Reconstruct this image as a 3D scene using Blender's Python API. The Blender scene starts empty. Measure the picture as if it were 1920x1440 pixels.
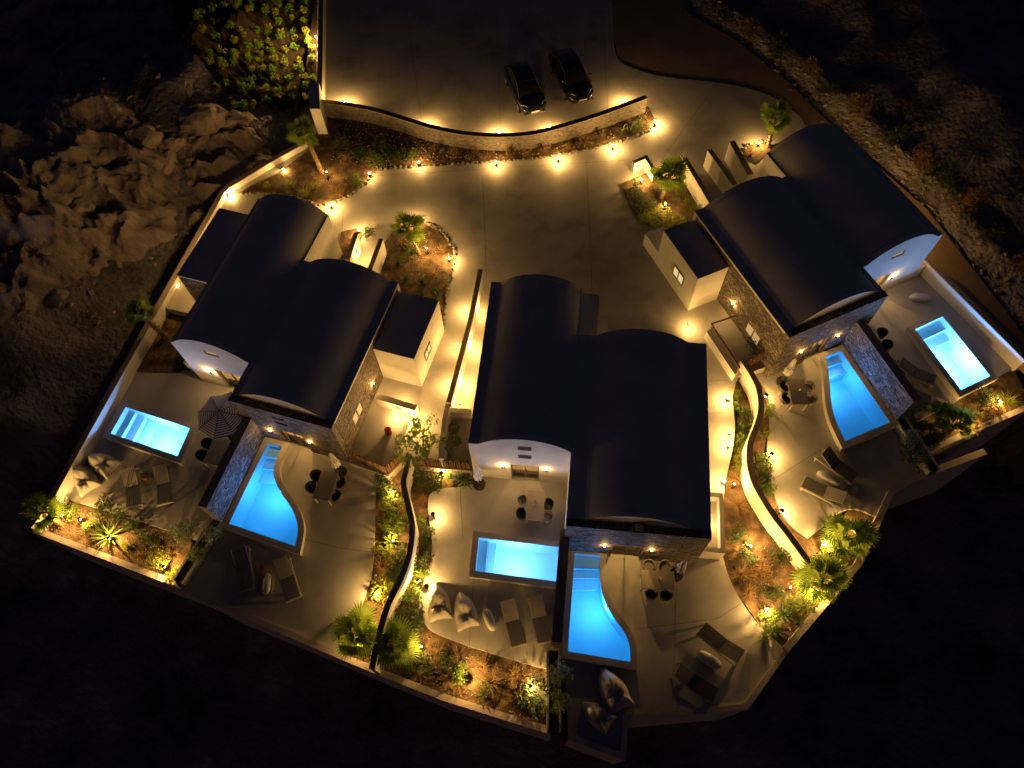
import bpy, bmesh, math, random
from mathutils import Vector, Matrix, noise
from mathutils.geometry import tessellate_polygon
random.seed(7)
R_ = math.radians
SC = bpy.context.scene
COL = SC.collection

# ------------------------------------------------------------------ camera
CAM_H, FPX = 33.0, 1392.0            # drone height above the upper court, focal length in photo pixels (1920 wide)
NAD = Vector((40.0, 760.0))          # offset of the nadir from the picture centre
DV = NAD.normalized(); TILT = math.atan(NAD.length / FPX)
FWD = Vector((0, math.sin(TILT), -math.cos(TILT)))
NDIR = Vector((0, -math.cos(TILT), -math.sin(TILT)))
SDIR = Vector((1, 0, 0))
RIGHT = DV.x * NDIR + DV.y * SDIR
DOWN = DV.y * NDIR - DV.x * SDIR
CPOS = Vector((0, 0, CAM_H))
cam_data = bpy.data.cameras.new('camera')
cam_data.sensor_width = 36.0
cam_data.lens = 36.0 * FPX / 1920.0
cam_data.clip_end = 2000.0
cam = bpy.data.objects.new('camera', cam_data); COL.objects.link(cam)
m = Matrix((RIGHT, -DOWN, -FWD)).transposed().to_4x4(); m.translation = CPOS
cam.matrix_world = m
SC.camera = cam

# ------------------------------------------------------------------ night sky
w = bpy.data.worlds.new('World'); SC.world = w; w.use_nodes = True
nt = w.node_tree; bg = nt.nodes['Background']
sky = nt.nodes.new('ShaderNodeTexSky'); sky.sky_type = 'NISHITA'; sky.sun_disc = False
sky.sun_elevation = R_(3.0); sky.sun_rotation = R_(200.0)
tint = nt.nodes.new('ShaderNodeMix'); tint.data_type = 'RGBA'; tint.blend_type = 'MULTIPLY'; tint.inputs[0].default_value = 1.0
tint.inputs[7].default_value = (0.80, 0.64, 1.08, 1)       # violet cast of the late night sky
nt.links.new(sky.outputs['Color'], tint.inputs[6]); nt.links.new(tint.outputs[2], bg.inputs['Color'])
bg.inputs['Strength'].default_value = 0.0088

# ------------------------------------------------------------------ exposure and engine
SC.view_settings.view_transform = 'Standard'; SC.view_settings.look = 'None'
SC.view_settings.exposure = 0.25; SC.view_settings.gamma = 1.0
SC.view_settings.use_curve_mapping = False
SC.render.engine = 'CYCLES'
SC.cycles.use_denoising = True
try: SC.cycles.denoiser = 'OPENIMAGEDENOISE'
except Exception: pass
SC.cycles.max_bounces = 6; SC.cycles.diffuse_bounces = 3; SC.cycles.glossy_bounces = 2
SC.cycles.transmission_bounces = 4; SC.cycles.transparent_max_bounces = 12
SC.cycles.sample_clamp_indirect = 3.0
SC.cycles.caustics_reflective = False; SC.cycles.caustics_refractive = False

# ------------------------------------------------------------------ surveying: a photo pixel at a known level -> a point on the site
T = -0.5                              # level of the pool terraces below the upper court
def P(x, y, z=0.0):
    r = FPX * FWD + (x - 960) * RIGHT + (y - 720) * DOWN
    return CPOS + r * ((z - CAM_H) / r.z)
def P2(pts, z=0.0):
    return [P(x, y, z).xy for x, y in pts]
def heading(a, b, z=0.0):
    d = P(*b, z) - P(*a, z); return math.atan2(d.y, d.x)
def crom(pts, n=6, closed=False):
    pts = [Vector(p) for p in pts]; N = len(pts); out = []
    rng = range(N) if closed else range(N - 1)
    for i in rng:
        if closed: a, b, c, d = (pts[(i + k - 1) % N] for k in range(4))
        else: a, b, c, d = pts[max(i - 1, 0)], pts[i], pts[i + 1], pts[min(i + 2, N - 1)]
        for k in range(n):
            t = k / n
            out.append(0.5 * ((2 * b) + (c - a) * t + (2 * a - 5 * b + 4 * c - d) * t * t + (3 * b - a - 3 * c + d) * t ** 3))
    if not closed: out.append(pts[-1])
    return out

# ------------------------------------------------------------------ materials
MATS = {}
def mat(name, col, rough=0.8, metal=0.0, emit=None, estr=0.0, spec=0.4):
    if name in MATS: return MATS[name]
    mm = bpy.data.materials.new(name); mm.use_nodes = True
    b = mm.node_tree.nodes['Principled BSDF']
    b.inputs['Base Color'].default_value = (*col, 1); b.inputs['Roughness'].default_value = rough
    b.inputs['Metallic'].default_value = metal; b.inputs['Specular IOR Level'].default_value = spec
    if emit: b.inputs['Emission Color'].default_value = (*emit, 1); b.inputs['Emission Strength'].default_value = estr
    MATS[name] = mm; return mm
def noisy(name, c1, c2, scale=4.0, rough=0.85, bump=0.0, bscale=30.0, detail=6.0, stretch=(1, 1, 1), c3=None, rvar=0.0, coords='Object', bdist=0.02):
    mm = mat(name, c1, rough); t = mm.node_tree; N = t.nodes; b = N['Principled BSDF']; L = t.links.new
    tc = N.new('ShaderNodeTexCoord'); mp = N.new('ShaderNodeMapping'); mp.inputs['Scale'].default_value = stretch
    L(tc.outputs[coords], mp.inputs['Vector'])
    n1 = N.new('ShaderNodeTexNoise'); n1.inputs['Scale'].default_value = scale; n1.inputs['Detail'].default_value = detail
    n1.inputs['Roughness'].default_value = 0.6
    L(mp.outputs[0], n1.inputs['Vector'])
    cr = N.new('ShaderNodeValToRGB'); cr.color_ramp.elements[0].position = 0.32; cr.color_ramp.elements[1].position = 0.68
    cr.color_ramp.elements[0].color = (*c1, 1); cr.color_ramp.elements[1].color = (*c2, 1)
    if c3: e = cr.color_ramp.elements.new(0.5); e.color = (*c3, 1)
    L(n1.outputs['Fac'], cr.inputs['Fac']); L(cr.outputs['Color'], b.inputs['Base Color'])
    if rvar:
        mr = N.new('ShaderNodeMapRange'); mr.inputs['To Min'].default_value = rough - rvar; mr.inputs['To Max'].default_value = rough + rvar
        L(n1.outputs['Fac'], mr.inputs['Value']); L(mr.outputs[0], b.inputs['Roughness'])
    if bump:
        n2 = N.new('ShaderNodeTexNoise'); n2.inputs['Scale'].default_value = bscale; n2.inputs['Detail'].default_value = 5
        L(mp.outputs[0], n2.inputs['Vector'])
        bp = N.new('ShaderNodeBump'); bp.inputs['Strength'].default_value = bump; bp.inputs['Distance'].default_value = bdist
        L(n2.outputs['Fac'], bp.inputs['Height']); L(bp.outputs[0], b.inputs['Normal'])
    return mm
def rubble(name, c1, c2, c3, scale, stretch, bump=0.9, dist=0.05):
    """dry-laid stone: stretched cells with sunk joints"""
    mm = mat(name, c1, 0.75); t = mm.node_tree; N = t.nodes; b = N['Principled BSDF']; L = t.links.new
    tc = N.new('ShaderNodeTexCoord'); mp = N.new('ShaderNodeMapping'); mp.inputs['Scale'].default_value = stretch
    L(tc.outputs['Object'], mp.inputs['Vector'])
    v = N.new('ShaderNodeTexVoronoi'); v.inputs['Scale'].default_value = scale; v.feature = 'F1'
    v2 = N.new('ShaderNodeTexVoronoi'); v2.inputs['Scale'].default_value = scale; v2.feature = 'DISTANCE_TO_EDGE'
    nz = N.new('ShaderNodeTexNoise'); nz.inputs['Scale'].default_value = 3.0
    L(mp.outputs[0], v.inputs['Vector']); L(mp.outputs[0], v2.inputs['Vector']); L(tc.outputs['Object'], nz.inputs['Vector'])
    sep = N.new('ShaderNodeSeparateColor'); L(v.outputs['Color'], sep.inputs[0])
    cr = N.new('ShaderNodeValToRGB'); cr.color_ramp.elements[0].color = (*c1, 1); cr.color_ramp.elements[1].color = (*c3, 1)
    e = cr.color_ramp.elements.new(0.5); e.color = (*c2, 1)
    L(sep.outputs[0], cr.inputs['Fac'])
    jr = N.new('ShaderNodeMapRange'); jr.inputs['From Max'].default_value = 0.10; L(v2.outputs['Distance'], jr.inputs['Value'])
    mx = N.new('ShaderNodeMix'); mx.data_type = 'RGBA'; mx.inputs[6].default_value = (c1[0] * 0.35, c1[1] * 0.35, c1[2] * 0.35, 1)
    L(jr.outputs[0], mx.inputs[0]); L(cr.outputs['Color'], mx.inputs[7]); L(mx.outputs[2], b.inputs['Base Color'])
    ad = N.new('ShaderNodeMath'); ad.operation = 'MULTIPLY_ADD'; ad.inputs[1].default_value = 0.6
    L(sep.outputs[1], ad.inputs[0]); L(jr.outputs[0], ad.inputs[2])
    bp = N.new('ShaderNodeBump'); bp.inputs['Strength'].default_value = bump; bp.inputs['Distance'].default_value = dist
    L(ad.outputs[0], bp.inputs['Height']); L(bp.outputs[0], b.inputs['Normal'])
    return mm
PLASTER = noisy('white_plaster', (0.70, 0.68, 0.63), (0.78, 0.76, 0.72), 1.3, 0.85, 0.25, 26)
ROOFP = noisy('roof_plaster', (0.62, 0.60, 0.57), (0.74, 0.72, 0.70), 0.7, 0.8, 0.2, 18)
CEMENT = noisy('court_cement', (0.29, 0.275, 0.26), (0.50, 0.475, 0.445), 0.38, 0.52, 0.12, 14, c3=(0.43, 0.41, 0.38), rvar=0.1, coords='Object')
TERR = noisy('terrace_cement', (0.34, 0.33, 0.32), (0.49, 0.475, 0.455), 0.6, 0.55, 0.12, 16, rvar=0.1)
COPING = noisy('coping_cement', (0.42, 0.40, 0.37), (0.52, 0.49, 0.45), 1.2, 0.6, 0.15, 22)
SOIL = noisy('garden_soil', (0.04, 0.025, 0.015), (0.22, 0.145, 0.075), 2.0, 0.95, 1.0, 14, c3=(0.11, 0.068, 0.036), bdist=0.05)
ROCKY = noisy('rocky_ground', (0.05, 0.046, 0.055), (0.33, 0.30, 0.30), 0.35, 0.95, 1.0, 3.0, detail=10, c3=(0.18, 0.16, 0.175), bdist=0.3)
DIRT = noisy('dirt_road', (0.24, 0.155, 0.105), (0.34, 0.24, 0.17), 0.6, 0.95, 0.6, 9)
BOULD = noisy('boulder_stone', (0.22, 0.18, 0.15), (0.50, 0.42, 0.36), 1.6, 0.9, 0.9, 6, detail=9, bdist=0.08)
STONE = rubble('dry_stone', (0.13, 0.105, 0.085), (0.23, 0.19, 0.155), (0.34, 0.295, 0.25), 1.0, (3.4, 3.4, 9.0))
STONE2 = rubble('pool_wall_stone', (0.085, 0.085, 0.085), (0.16, 0.155, 0.155), (0.26, 0.25, 0.25), 1.0, (3.2, 3.2, 7.5))
EDGEST = noisy('edging_stone', (0.13, 0.11, 0.09), (0.34, 0.30, 0.25), 2.5, 0.9, 0.6, 12)
WOOD = noisy('weathered_wood', (0.10, 0.055, 0.028), (0.20, 0.11, 0.055), 3.0, 0.75, 0.4, 20, stretch=(1, 1, 6))
OAK = noisy('oak_wood', (0.30, 0.17, 0.085), (0.42, 0.26, 0.14), 4.0, 0.6, 0.2, 24, stretch=(1, 6, 1))
TABLE = noisy('table_top', (0.33, 0.29, 0.235), (0.40, 0.36, 0.29), 2.0, 0.55)
LINEN = noisy('beanbag_fabric', (0.42, 0.39, 0.36), (0.52, 0.49, 0.46), 5.0, 0.95, 0.4, 120)
CUSH = noisy('lounger_slats', (0.25, 0.23, 0.215), (0.31, 0.29, 0.27), 5.0, 0.8, 0.2, 60)
CUSHD = noisy('lounger_dark', (0.12, 0.11, 0.105), (0.16, 0.15, 0.14), 5.0, 0.8, 0.2, 60)
FRAMEW = noisy('frame_pale', (0.45, 0.41, 0.36), (0.52, 0.48, 0.42), 5.0, 0.5)
SHELL = noisy('chair_shell', (0.035, 0.032, 0.03), (0.055, 0.05, 0.046), 6.0, 0.55)
SHELLW = noisy('chair_shell_pale', (0.34, 0.31, 0.27), (0.40, 0.37, 0.33), 6.0, 0.55)
PEBBLE = noisy('pebble_white', (0.62, 0.60, 0.57), (0.70, 0.68, 0.65), 4.0, 0.6)
CANVAS = noisy('canvas_white', (0.66, 0.65, 0.64), (0.76, 0.75, 0.74), 6.0, 0.9, 0.2, 90)
METAL = noisy('dark_metal', (0.03, 0.03, 0.03), (0.05, 0.048, 0.045), 8.0, 0.45)
STEEL = mat('steel', (0.5, 0.5, 0.5), 0.35, 0.9)
LEAF = noisy('leaf_green', (0.075, 0.14, 0.022), (0.17, 0.25, 0.04), 7.0, 0.55)
LEAFD = noisy('leaf_dark', (0.04, 0.07, 0.022), (0.09, 0.13, 0.04), 7.0, 0.5)
LEAFB = noisy('leaf_silver', (0.09, 0.13, 0.08), (0.17, 0.21, 0.14), 7.0, 0.6)
LEAFY = noisy('leaf_yellow', (0.15, 0.19, 0.02), (0.28, 0.31, 0.04), 7.0, 0.6)
FROND = noisy('palm_leaf', (0.10, 0.18, 0.028), (0.20, 0.28, 0.05), 5.0, 0.45)
LEAFG = noisy('leaf_fresh', (0.07, 0.19, 0.02), (0.15, 0.30, 0.035), 7.0, 0.6)
DRY = noisy('dry_grass', (0.22, 0.15, 0.05), (0.36, 0.26, 0.10), 6.0, 0.9)
BARK = noisy('palm_bark', (0.14, 0.09, 0.045), (0.34, 0.24, 0.13), 9.0, 0.95, 1.0, 30, bdist=0.04)
STEM = noisy('woody_stem', (0.09, 0.06, 0.035), (0.16, 0.11, 0.06), 9.0, 0.9, 0.5, 40)
CLAY = noisy('clay_pot', (0.22, 0.10, 0.06), (0.30, 0.15, 0.09), 6.0, 0.8)
POTG = noisy('basket_pot', (0.20, 0.15, 0.09), (0.32, 0.25, 0.16), 14.0, 0.9, 0.6, 40)
RED = noisy('red_stool', (0.20, 0.02, 0.018), (0.28, 0.035, 0.03), 6.0, 0.5)
GLASS = mat('window_glass', (0.02, 0.02, 0.022), 0.08, spec=0.6)
def lens(name, col, s): return mat(name, (0.8, 0.8, 0.8), 0.4, emit=col, estr=s)
LENS = lens('warm_lens', (1.0, 0.70, 0.34), 30.0)
POOLLENS = lens('pool_lens', (0.55, 0.85, 1.0), 14.0)
POOLT = noisy('pool_plaster', (0.66, 0.82, 0.80), (0.72, 0.86, 0.84), 1.5, 0.6)
def make_clear(name, tint, rough, fres=1.33):
    mm = bpy.data.materials.new(name); mm.use_nodes = True; t = mm.node_tree; N = t.nodes; L = t.links.new
    N.remove(N['Principled BSDF']); out = N['Material Output']
    tr = N.new('ShaderNodeBsdfTransparent'); tr.inputs[0].default_value = (*tint, 1)
    gl = N.new('ShaderNodeBsdfGlossy'); gl.inputs['Roughness'].default_value = rough
    if name == 'pool_water': fr = N.new('ShaderNodeFresnel'); fr.inputs['IOR'].default_value = fres
    else: fr = N.new('ShaderNodeValue'); fr.outputs[0].default_value = 0.07
    mx = N.new('ShaderNodeMixShader'); L(fr.outputs[0], mx.inputs[0]); L(tr.outputs[0], mx.inputs[1]); L(gl.outputs[0], mx.inputs[2])
    if name == 'pool_water':
        nz = N.new('ShaderNodeTexNoise'); nz.inputs['Scale'].default_value = 3.0
        tc = N.new('ShaderNodeTexCoord'); L(tc.outputs['Object'], nz.inputs['Vector'])
        bp = N.new('ShaderNodeBump'); bp.inputs['Strength'].default_value = 0.15; bp.inputs['Distance'].default_value = 0.03
        L(nz.outputs['Fac'], bp.inputs['Height']); L(bp.outputs[0], gl.inputs['Normal'])
    L(mx.outputs[0], out.inputs['Surface']); MATS[name] = mm; return mm
WATER = make_clear('pool_water', (0.74, 0.97, 0.99), 0.03)
PANE = make_clear('clear_pane', (0.93, 0.93, 0.92), 0.02, 1.45)
def stripes():
    mm = mat('parasol_stripe', (0.5, 0.45, 0.38), 0.9); t = mm.node_tree; N = t.nodes; b = N['Principled BSDF']; L = t.links.new
    tc = N.new('ShaderNodeTexCoord'); sx = N.new('ShaderNodeSeparateXYZ'); L(tc.outputs['Object'], sx.inputs[0])
    mu = N.new('ShaderNodeMath'); mu.operation = 'MULTIPLY'; mu.inputs[1].default_value = 62.0; L(sx.outputs['X'], mu.inputs[0])
    sn = N.new('ShaderNodeMath'); sn.operation = 'SINE'; L(mu.outputs[0], sn.inputs[0])
    gt = N.new('ShaderNodeMath'); gt.operation = 'GREATER_THAN'; gt.inputs[1].default_value = 0.55; L(sn.outputs[0], gt.inputs[0])
    mx = N.new('ShaderNodeMix'); mx.data_type = 'RGBA'; mx.inputs[6].default_value = (0.66, 0.60, 0.52, 1); mx.inputs[7].default_value = (0.05, 0.045, 0.04, 1)
    L(gt.outputs[0], mx.inputs[0]); L(mx.outputs[2], b.inputs['Base Color']); return mm
STRIPE = stripes()
def leafy(mm, k=0.45):
    t = mm.node_tree; N = t.nodes; L = t.links.new; b = N['Principled BSDF']; out = N['Material Output']
    src = b.inputs['Base Color'].links[0].from_socket
    tr = N.new('ShaderNodeBsdfTranslucent'); hs = N.new('ShaderNodeHueSaturation'); hs.inputs['Value'].default_value = 1.7; hs.inputs['Hue'].default_value = 0.485
    L(src, hs.inputs['Color']); L(hs.outputs[0], tr.inputs['Color'])
    mx = N.new('ShaderNodeMixShader'); mx.inputs[0].default_value = k; L(b.outputs[0], mx.inputs[1]); L(tr.outputs[0], mx.inputs[2]); L(mx.outputs[0], out.inputs['Surface'])
for mm in (LEAF, LEAFD, LEAFB, LEAFY, LEAFG, FROND, DRY, STRIPE): leafy(mm, 0.3 if mm is STRIPE else 0.45)

# ------------------------------------------------------------------ mesh building
class MB:
    def __init__(s): s.v = []; s.f = []
    def add(s, verts, faces):
        o = len(s.v); s.v += [tuple(p) for p in verts]; s.f += [tuple(i + o for i in f) for f in faces]; return s
    def box(s, x0, x1, y0, y1, z0, z1):
        return s.add([(x0, y0, z0), (x1, y0, z0), (x1, y1, z0), (x0, y1, z0), (x0, y0, z1), (x1, y0, z1), (x1, y1, z1), (x0, y1, z1)],
                     [(0, 3, 2, 1), (4, 5, 6, 7), (0, 1, 5, 4), (1, 2, 6, 5), (2, 3, 7, 6), (3, 0, 4, 7)])
    def bbox(s, x0, x1, y0, y1, z0, z1, b=0.02):
        """box with a chamfered upper rim"""
        v = []
        for (i, z) in ((0, z0), (0, z1 - b), (b, z1)):
            v += [(x0 + i, y0 + i, z), (x1 - i, y0 + i, z), (x1 - i, y1 - i, z), (x0 + i, y1 - i, z)]
        f = [(0, 3, 2, 1), (8, 9, 10, 11)]
        for r in (0, 4):
            for k in range(4): f.append((r + k, r + (k + 1) % 4, r + 4 + (k + 1) % 4, r + 4 + k))
        return s.add(v, f)
    def beam(s, a, b, w, h):
        a = Vector(a); b = Vector(b); d = (b - a).normalized()
        up = Vector((0, 0, 1)) if abs(d.z) < 0.95 else Vector((1, 0, 0))
        x = d.cross(up).normalized() * w / 2; y = x.cross(d).normalized() * h / 2
        return s.add([a - x - y, a + x - y, a + x + y, a - x + y, b - x - y, b + x - y, b + x + y, b - x + y],
                     [(0, 3, 2, 1), (4, 5, 6, 7), (0, 1, 5, 4), (1, 2, 6, 5), (2, 3, 7, 6), (3, 0, 4, 7)])
    def tube(s, pts, rad, n=8, cap=True):
        pts = [Vector(p) for p in pts]; rad = rad if isinstance(rad, (list, tuple)) else [rad] * len(pts)
        vs = []; fs = []; prev = None
        for i, p in enumerate(pts):
            d = (pts[min(i + 1, len(pts) - 1)] - pts[max(i - 1, 0)]).normalized()
            if prev is None: prev = d.orthogonal().normalized()
            x = (prev - d * prev.dot(d)).normalized(); prev = x; y = d.cross(x)
            vs += [p + (x * math.cos(2 * math.pi * k / n) + y * math.sin(2 * math.pi * k / n)) * rad[i] for k in range(n)]
        for i in range(len(pts) - 1):
            for k in range(n): fs.append((i * n + k, i * n + (k + 1) % n, (i + 1) * n + (k + 1) % n, (i + 1) * n + k))
        if cap: fs += [tuple(range(n - 1, -1, -1)), tuple(range((len(pts) - 1) * n, len(pts) * n))]
        return s.add(vs, fs)
    def lathe(s, prof, n=16, c=(0, 0, 0), sx=1.0, sy=1.0):
        vs = []; fs = []
        for r, z in prof: vs += [(c[0] + r * sx * math.cos(2 * math.pi * k / n), c[1] + r * sy * math.sin(2 * math.pi * k / n), c[2] + z) for k in range(n)]
        for i in range(len(prof) - 1):
            for k in range(n): fs.append((i * n + k, i * n + (k + 1) % n, (i + 1) * n + (k + 1) % n, (i + 1) * n + k))
        fs += [tuple(range(n - 1, -1, -1)), tuple(range((len(prof) - 1) * n, len(prof) * n))]
        return s.add(vs, fs)
    def prism(s, poly, z0, z1, holes=()):
        """flat-topped slab, optionally with holes; poly = list of 2D points"""
        loops = [[Vector((p[0], p[1], 0)) for p in lp] for lp in [poly, *holes]]
        flat = [p for lp in loops for p in lp]; tris = tessellate_polygon(loops); n = len(flat)
        vs = [(p.x, p.y, z1) for p in flat] + [(p.x, p.y, z0) for p in flat]; fs = []
        for t3 in tris:
            a, b, c = (flat[i] for i in t3)
            if (b - a).cross(c - a).z < 0: t3 = (t3[0], t3[2], t3[1])
            fs.append(tuple(t3)); fs.append((t3[2] + n, t3[1] + n, t3[0] + n))
        o = 0
        for li, lp in enumerate(loops):
            k = len(lp); area = sum(lp[i].x * lp[(i + 1) % k].y - lp[(i + 1) % k].x * lp[i].y for i in range(k))
            fwd = (area > 0) == (li == 0)
            for i in range(k):
                a, b = o + i, o + (i + 1) % k
                fs.append((a + n, b + n, b, a) if fwd else (b + n, a + n, a, b))
            o += k
        return s.add(vs, fs)
    def slab(s, poly, holes, org, ax, ay, th):
        """upright slab: 2D outline in the plane org + x*ax + y*ay, thickness th along ax x ay"""
        q = MB().prism(poly, -th, 0, holes); org, ax, ay = Vector(org), Vector(ax), Vector(ay); az = ax.cross(ay)
        return s.add([org + ax * x + ay * y + az * z for x, y, z in q.v], q.f)
    def xform(s, M): s.v = [tuple(M @ Vector(p)) for p in s.v]; return s
    def mesh(s, name, smooth=None):
        me = bpy.data.meshes.new(name); me.from_pydata(s.v, [], s.f); me.validate(); me.update()
        if smooth is not None:
            me.polygons.foreach_set('use_smooth', [True] * len(me.polygons)); me.set_sharp_from_angle(angle=R_(smooth))
        return me
    def build(s, name, mt, parent=None, smooth=None, world=False):
        """world=True: vertices are in site coordinates, kept there under a parent"""
        me = s.mesh(name, smooth); me.materials.append(mt)
        return link(name, me, parent, world)
def link(name, me, parent=None, world=False, loc=None, rot=None):
    o = bpy.data.objects.new(name, me); COL.objects.link(o)
    if parent is not None:
        o.parent = parent
        if world: o.matrix_parent_inverse = LOCM[parent.name].inverted()
    if loc is not None: o.location = loc
    if rot is not None: o.rotation_euler = rot
    return o
LOCM = {}
def thing(name, label, cat, loc=(0, 0, 0), rz=0.0, group=None):
    o = bpy.data.objects.new(name, None); COL.objects.link(o); o.empty_display_size = 0.2
    o.location = loc; o.rotation_euler = (0, 0, rz); o['label'] = label; o['category'] = cat
    if group: o['group'] = group
    LOCM[o.name] = Matrix.Translation(Vector(loc)) @ Matrix.Rotation(rz, 4, 'Z')
    return o
def tag(o, label=None, cat=None, group=None, kind=None):
    if label: o['label'] = label
    if cat: o['category'] = cat
    if group: o['group'] = group
    if kind: o['kind'] = kind
    return o
def dup(root, loc, rz, label, group=None):
    r = root.copy(); COL.objects.link(r); r.location = loc; r.rotation_euler = (0, 0, rz); r['label'] = label
    if group: r['group'] = group
    def rec(src, dst):
        for ch in list(src.children):
            c = ch.copy(); COL.objects.link(c); c.parent = dst; rec(ch, c)
    rec(root, r); return r
def walline(line, th, side=1):
    """closed outline of a wall of thickness th along a 2D line (offset to one side)"""
    line = [Vector(p) for p in line]; off = []
    for i, p in enumerate(line):
        if i == 0: nn = line[1] - p
        elif i == len(line) - 1: nn = p - line[i - 1]
        else: nn = (p - line[i - 1]).normalized() + (line[i + 1] - p).normalized()
        nn = Vector((-nn.y, nn.x)).normalized()
        k = 1.0
        if 0 < i < len(line) - 1:
            d = (line[i + 1] - p).normalized(); k = 1 / max(0.4, abs(nn.dot(Vector((-d.y, d.x)))))
        off.append(p + nn * th * side * k)
    return line + off[::-1]

# ================================================================== THE SETTING
def offset_poly(poly, d):
    n = len(poly); area = sum(poly[i][0] * poly[(i + 1) % n][1] - poly[(i + 1) % n][0] * poly[i][1] for i in range(n))
    sg = -1 if area > 0 else 1; out = []
    for i in range(n):
        a, b, c = Vector(poly[i - 1]), Vector(poly[i]), Vector(poly[(i + 1) % n])
        d1 = (b - a).normalized(); d2 = (c - b).normalized()
        n1 = Vector((-d1.y, d1.x)); n2 = Vector((-d2.y, d2.x)); nn = (n1 + n2).normalized()
        out.append(b + nn * (sg * d / max(0.45, nn.dot(n1))))
    return out
class Frame:
    def __init__(s, org, deg):
        s.o = Vector((org[0], org[1])); s.a = R_(deg); s.u = Vector((math.cos(s.a), math.sin(s.a))); s.v = Vector((-s.u.y, s.u.x))
    def w(s, x, y): return s.o + s.u * x + s.v * y
    def l(s, p): d = Vector(p[:2]) - s.o; return Vector((d.dot(s.u), d.dot(s.v)))
FL, FC, FR = Frame((-16.15, 19.48), -19.5), Frame((-2.05, 13.38), -8.5), Frame((13.04, 17.9), 21.5)

# ---- outline of the raised site (for the terrain) and the upper court
WALL_L = P2([(575, 265), (500, 309), (440, 345), (413, 362), (390, 398), (152, 820), (92, 930), (50, 990)], 0.45)
front = [(330, 1100), (690, 1257), (830, 1313), (1033, 1377), (1065, 1388), (1173, 1425), (1178, 1350), (1402, 1330), (1477, 1224), (1615, 1060), (1675, 927), (1738, 893), (1745, 850), (1930, 766)]
SITE = P2([(612, -190), (603, 200)]) + WALL_L + P2(front, T) + [FR.w(11.9, -7.5), FR.w(11.5, 2.0), FR.w(11.2, 10.6)] + P2([(1500, 218), (1400, 165), (1270, 147), (1160, 112), (1150, 60), (1140, -190)])
def inside(x, y, poly):
    c = False; n = len(poly)
    for i in range(n):
        a, b = poly[i], poly[i - 1]
        if (a[1] > y) != (b[1] > y) and x < (b[0] - a[0]) * (y - a[1]) / (b[1] - a[1]) + a[0]: c = not c
    return c
def dist_poly(x, y, poly):
    p = Vector((x, y)); best = 1e9
    for i in range(len(poly)):
        a, b = Vector(poly[i]), Vector(poly[(i + 1) % len(poly)]); d = b - a
        t = max(0, min(1, (p - a).dot(d) / max(d.length_squared, 1e-9))); best = min(best, (p - a - d * t).length)
    return best
SITEV = [Vector(p) for p in SITE]
BERM = [P(*p).xy for p in ((1190, -190), (1310, 20), (1400, 70), (1500, 150), (1560, 210), (1650, 290), (1760, 385), (1850, 500), (1960, 640), (2050, 780))]
def terr(x, y):
    if -60 < x < 60 and -12 < y < 80: ins = inside(x, y, SITEV)
    else: ins = False
    if ins: return -5.0
    d = dist_poly(x, y, SITEV)
    n1 = noise.fractal((x * 0.16, y * 0.16, 3.1), 1.0, 2.0, 4); n2 = noise.fractal((x * 0.55, y * 0.55, 9.0), 1.0, 2.0, 4)
    n3 = 1 - abs(noise.noise((x * 0.32 + 4, y * 0.22, 1.7)))
    if x < -13 and y > 11:                                   # rocky hillside on the west
        k = min(1.0, max(0.0, (y - 11) / 6.0))
        far = 1.0 - min(1.0, max(0.0, (d - 16) / 14))
        h = 0.50 * min(7.0, max(0.0, d - 2.2)) - 0.30 * max(0.0, d - 10.0) + min(1.0, d / 5) * (0.9 * n1 + 0.45 * n2 + 0.7 * (n3 - 0.6))  # rise ends in a crest, shaped so the ground beyond stays unlit
        st = 0.55; q = (h + 0.25 * n2) / st; fq = q - math.floor(q); led = (math.floor(q) + min(1.0, max(0.0, (fq - 0.55) / 0.45)) ** 2) * st   # ledges of layered rock
        h = -0.75 + k * (0.35 * h + 0.65 * led) 
        return h - (1 - k) * 4.8
    lr = FR.l((x, y))
    if x > 10 and lr.x <= 6 and lr.y < 0: return -5.6 + 0.15 * n1
    if x > 16 and lr.x > 6 and (lr.y < -6.5 or (lr.y < 0 and lr.x < 11.9)):   # the ground drops past the end of the road
        return -0.16 - 1.0 * min(5.5, max(0.0, -6.5 - lr.y) if lr.x > 11.9 else 5.5) + 0.12 * n1
    if y < 14 and not (x > 20):                              # ground falling away on the south, set deep so lamp light misses it
        return -5.6 - 0.12 * min(d, 40) + 0.25 * n1 * min(1, d / 3)
    side = 1e9; sgn = 1
    p = Vector((x, y))
    for i in range(len(BERM) - 1):
        a, b = BERM[i], BERM[i + 1]; dd = b - a; t = max(0, min(1, (p - a).dot(dd) / dd.length_squared)); q = p - a - dd * t
        if q.length < side: side = q.length; sgn = 1 if dd.cross(q) > 0 else -1
    if x > 0 and y > 10:
        if sgn < 0: return -0.16 + 0.03 * n2 - 0.02 * side * 0   # the dirt road, left of the berm
        rise = min(side, 7) - 0.4 * max(0, side - 9)
        return -0.16 + 0.20 * rise + 0.55 * math.exp(-((side - 0.9) / 0.6) ** 2) + min(1.0, side / 3) * (0.7 * n1 + 0.35 * n2)  # berm ridge raised here to shade the hill behind it
    if x > 0: return -5.6 + 0.2 * n1
    return -0.3 + 0.1 * n1
xs = [-420, -260, -160, -100, -75, -60, -50] + [-45 + 0.55 * i for i in range(165)] + [46, 52, 62, 80, 110, 170, 260, 420]
ys = [-420, -250, -140, -80, -50, -32, -22, -16] + [-12 + 0.55 * i for i in range(130)] + [60, 66, 74, 88, 110, 150, 240, 420]
V = []; F = []
for y in ys:
    for x in xs: V.append((x, y, terr(x, y)))
nx = len(xs)
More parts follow.
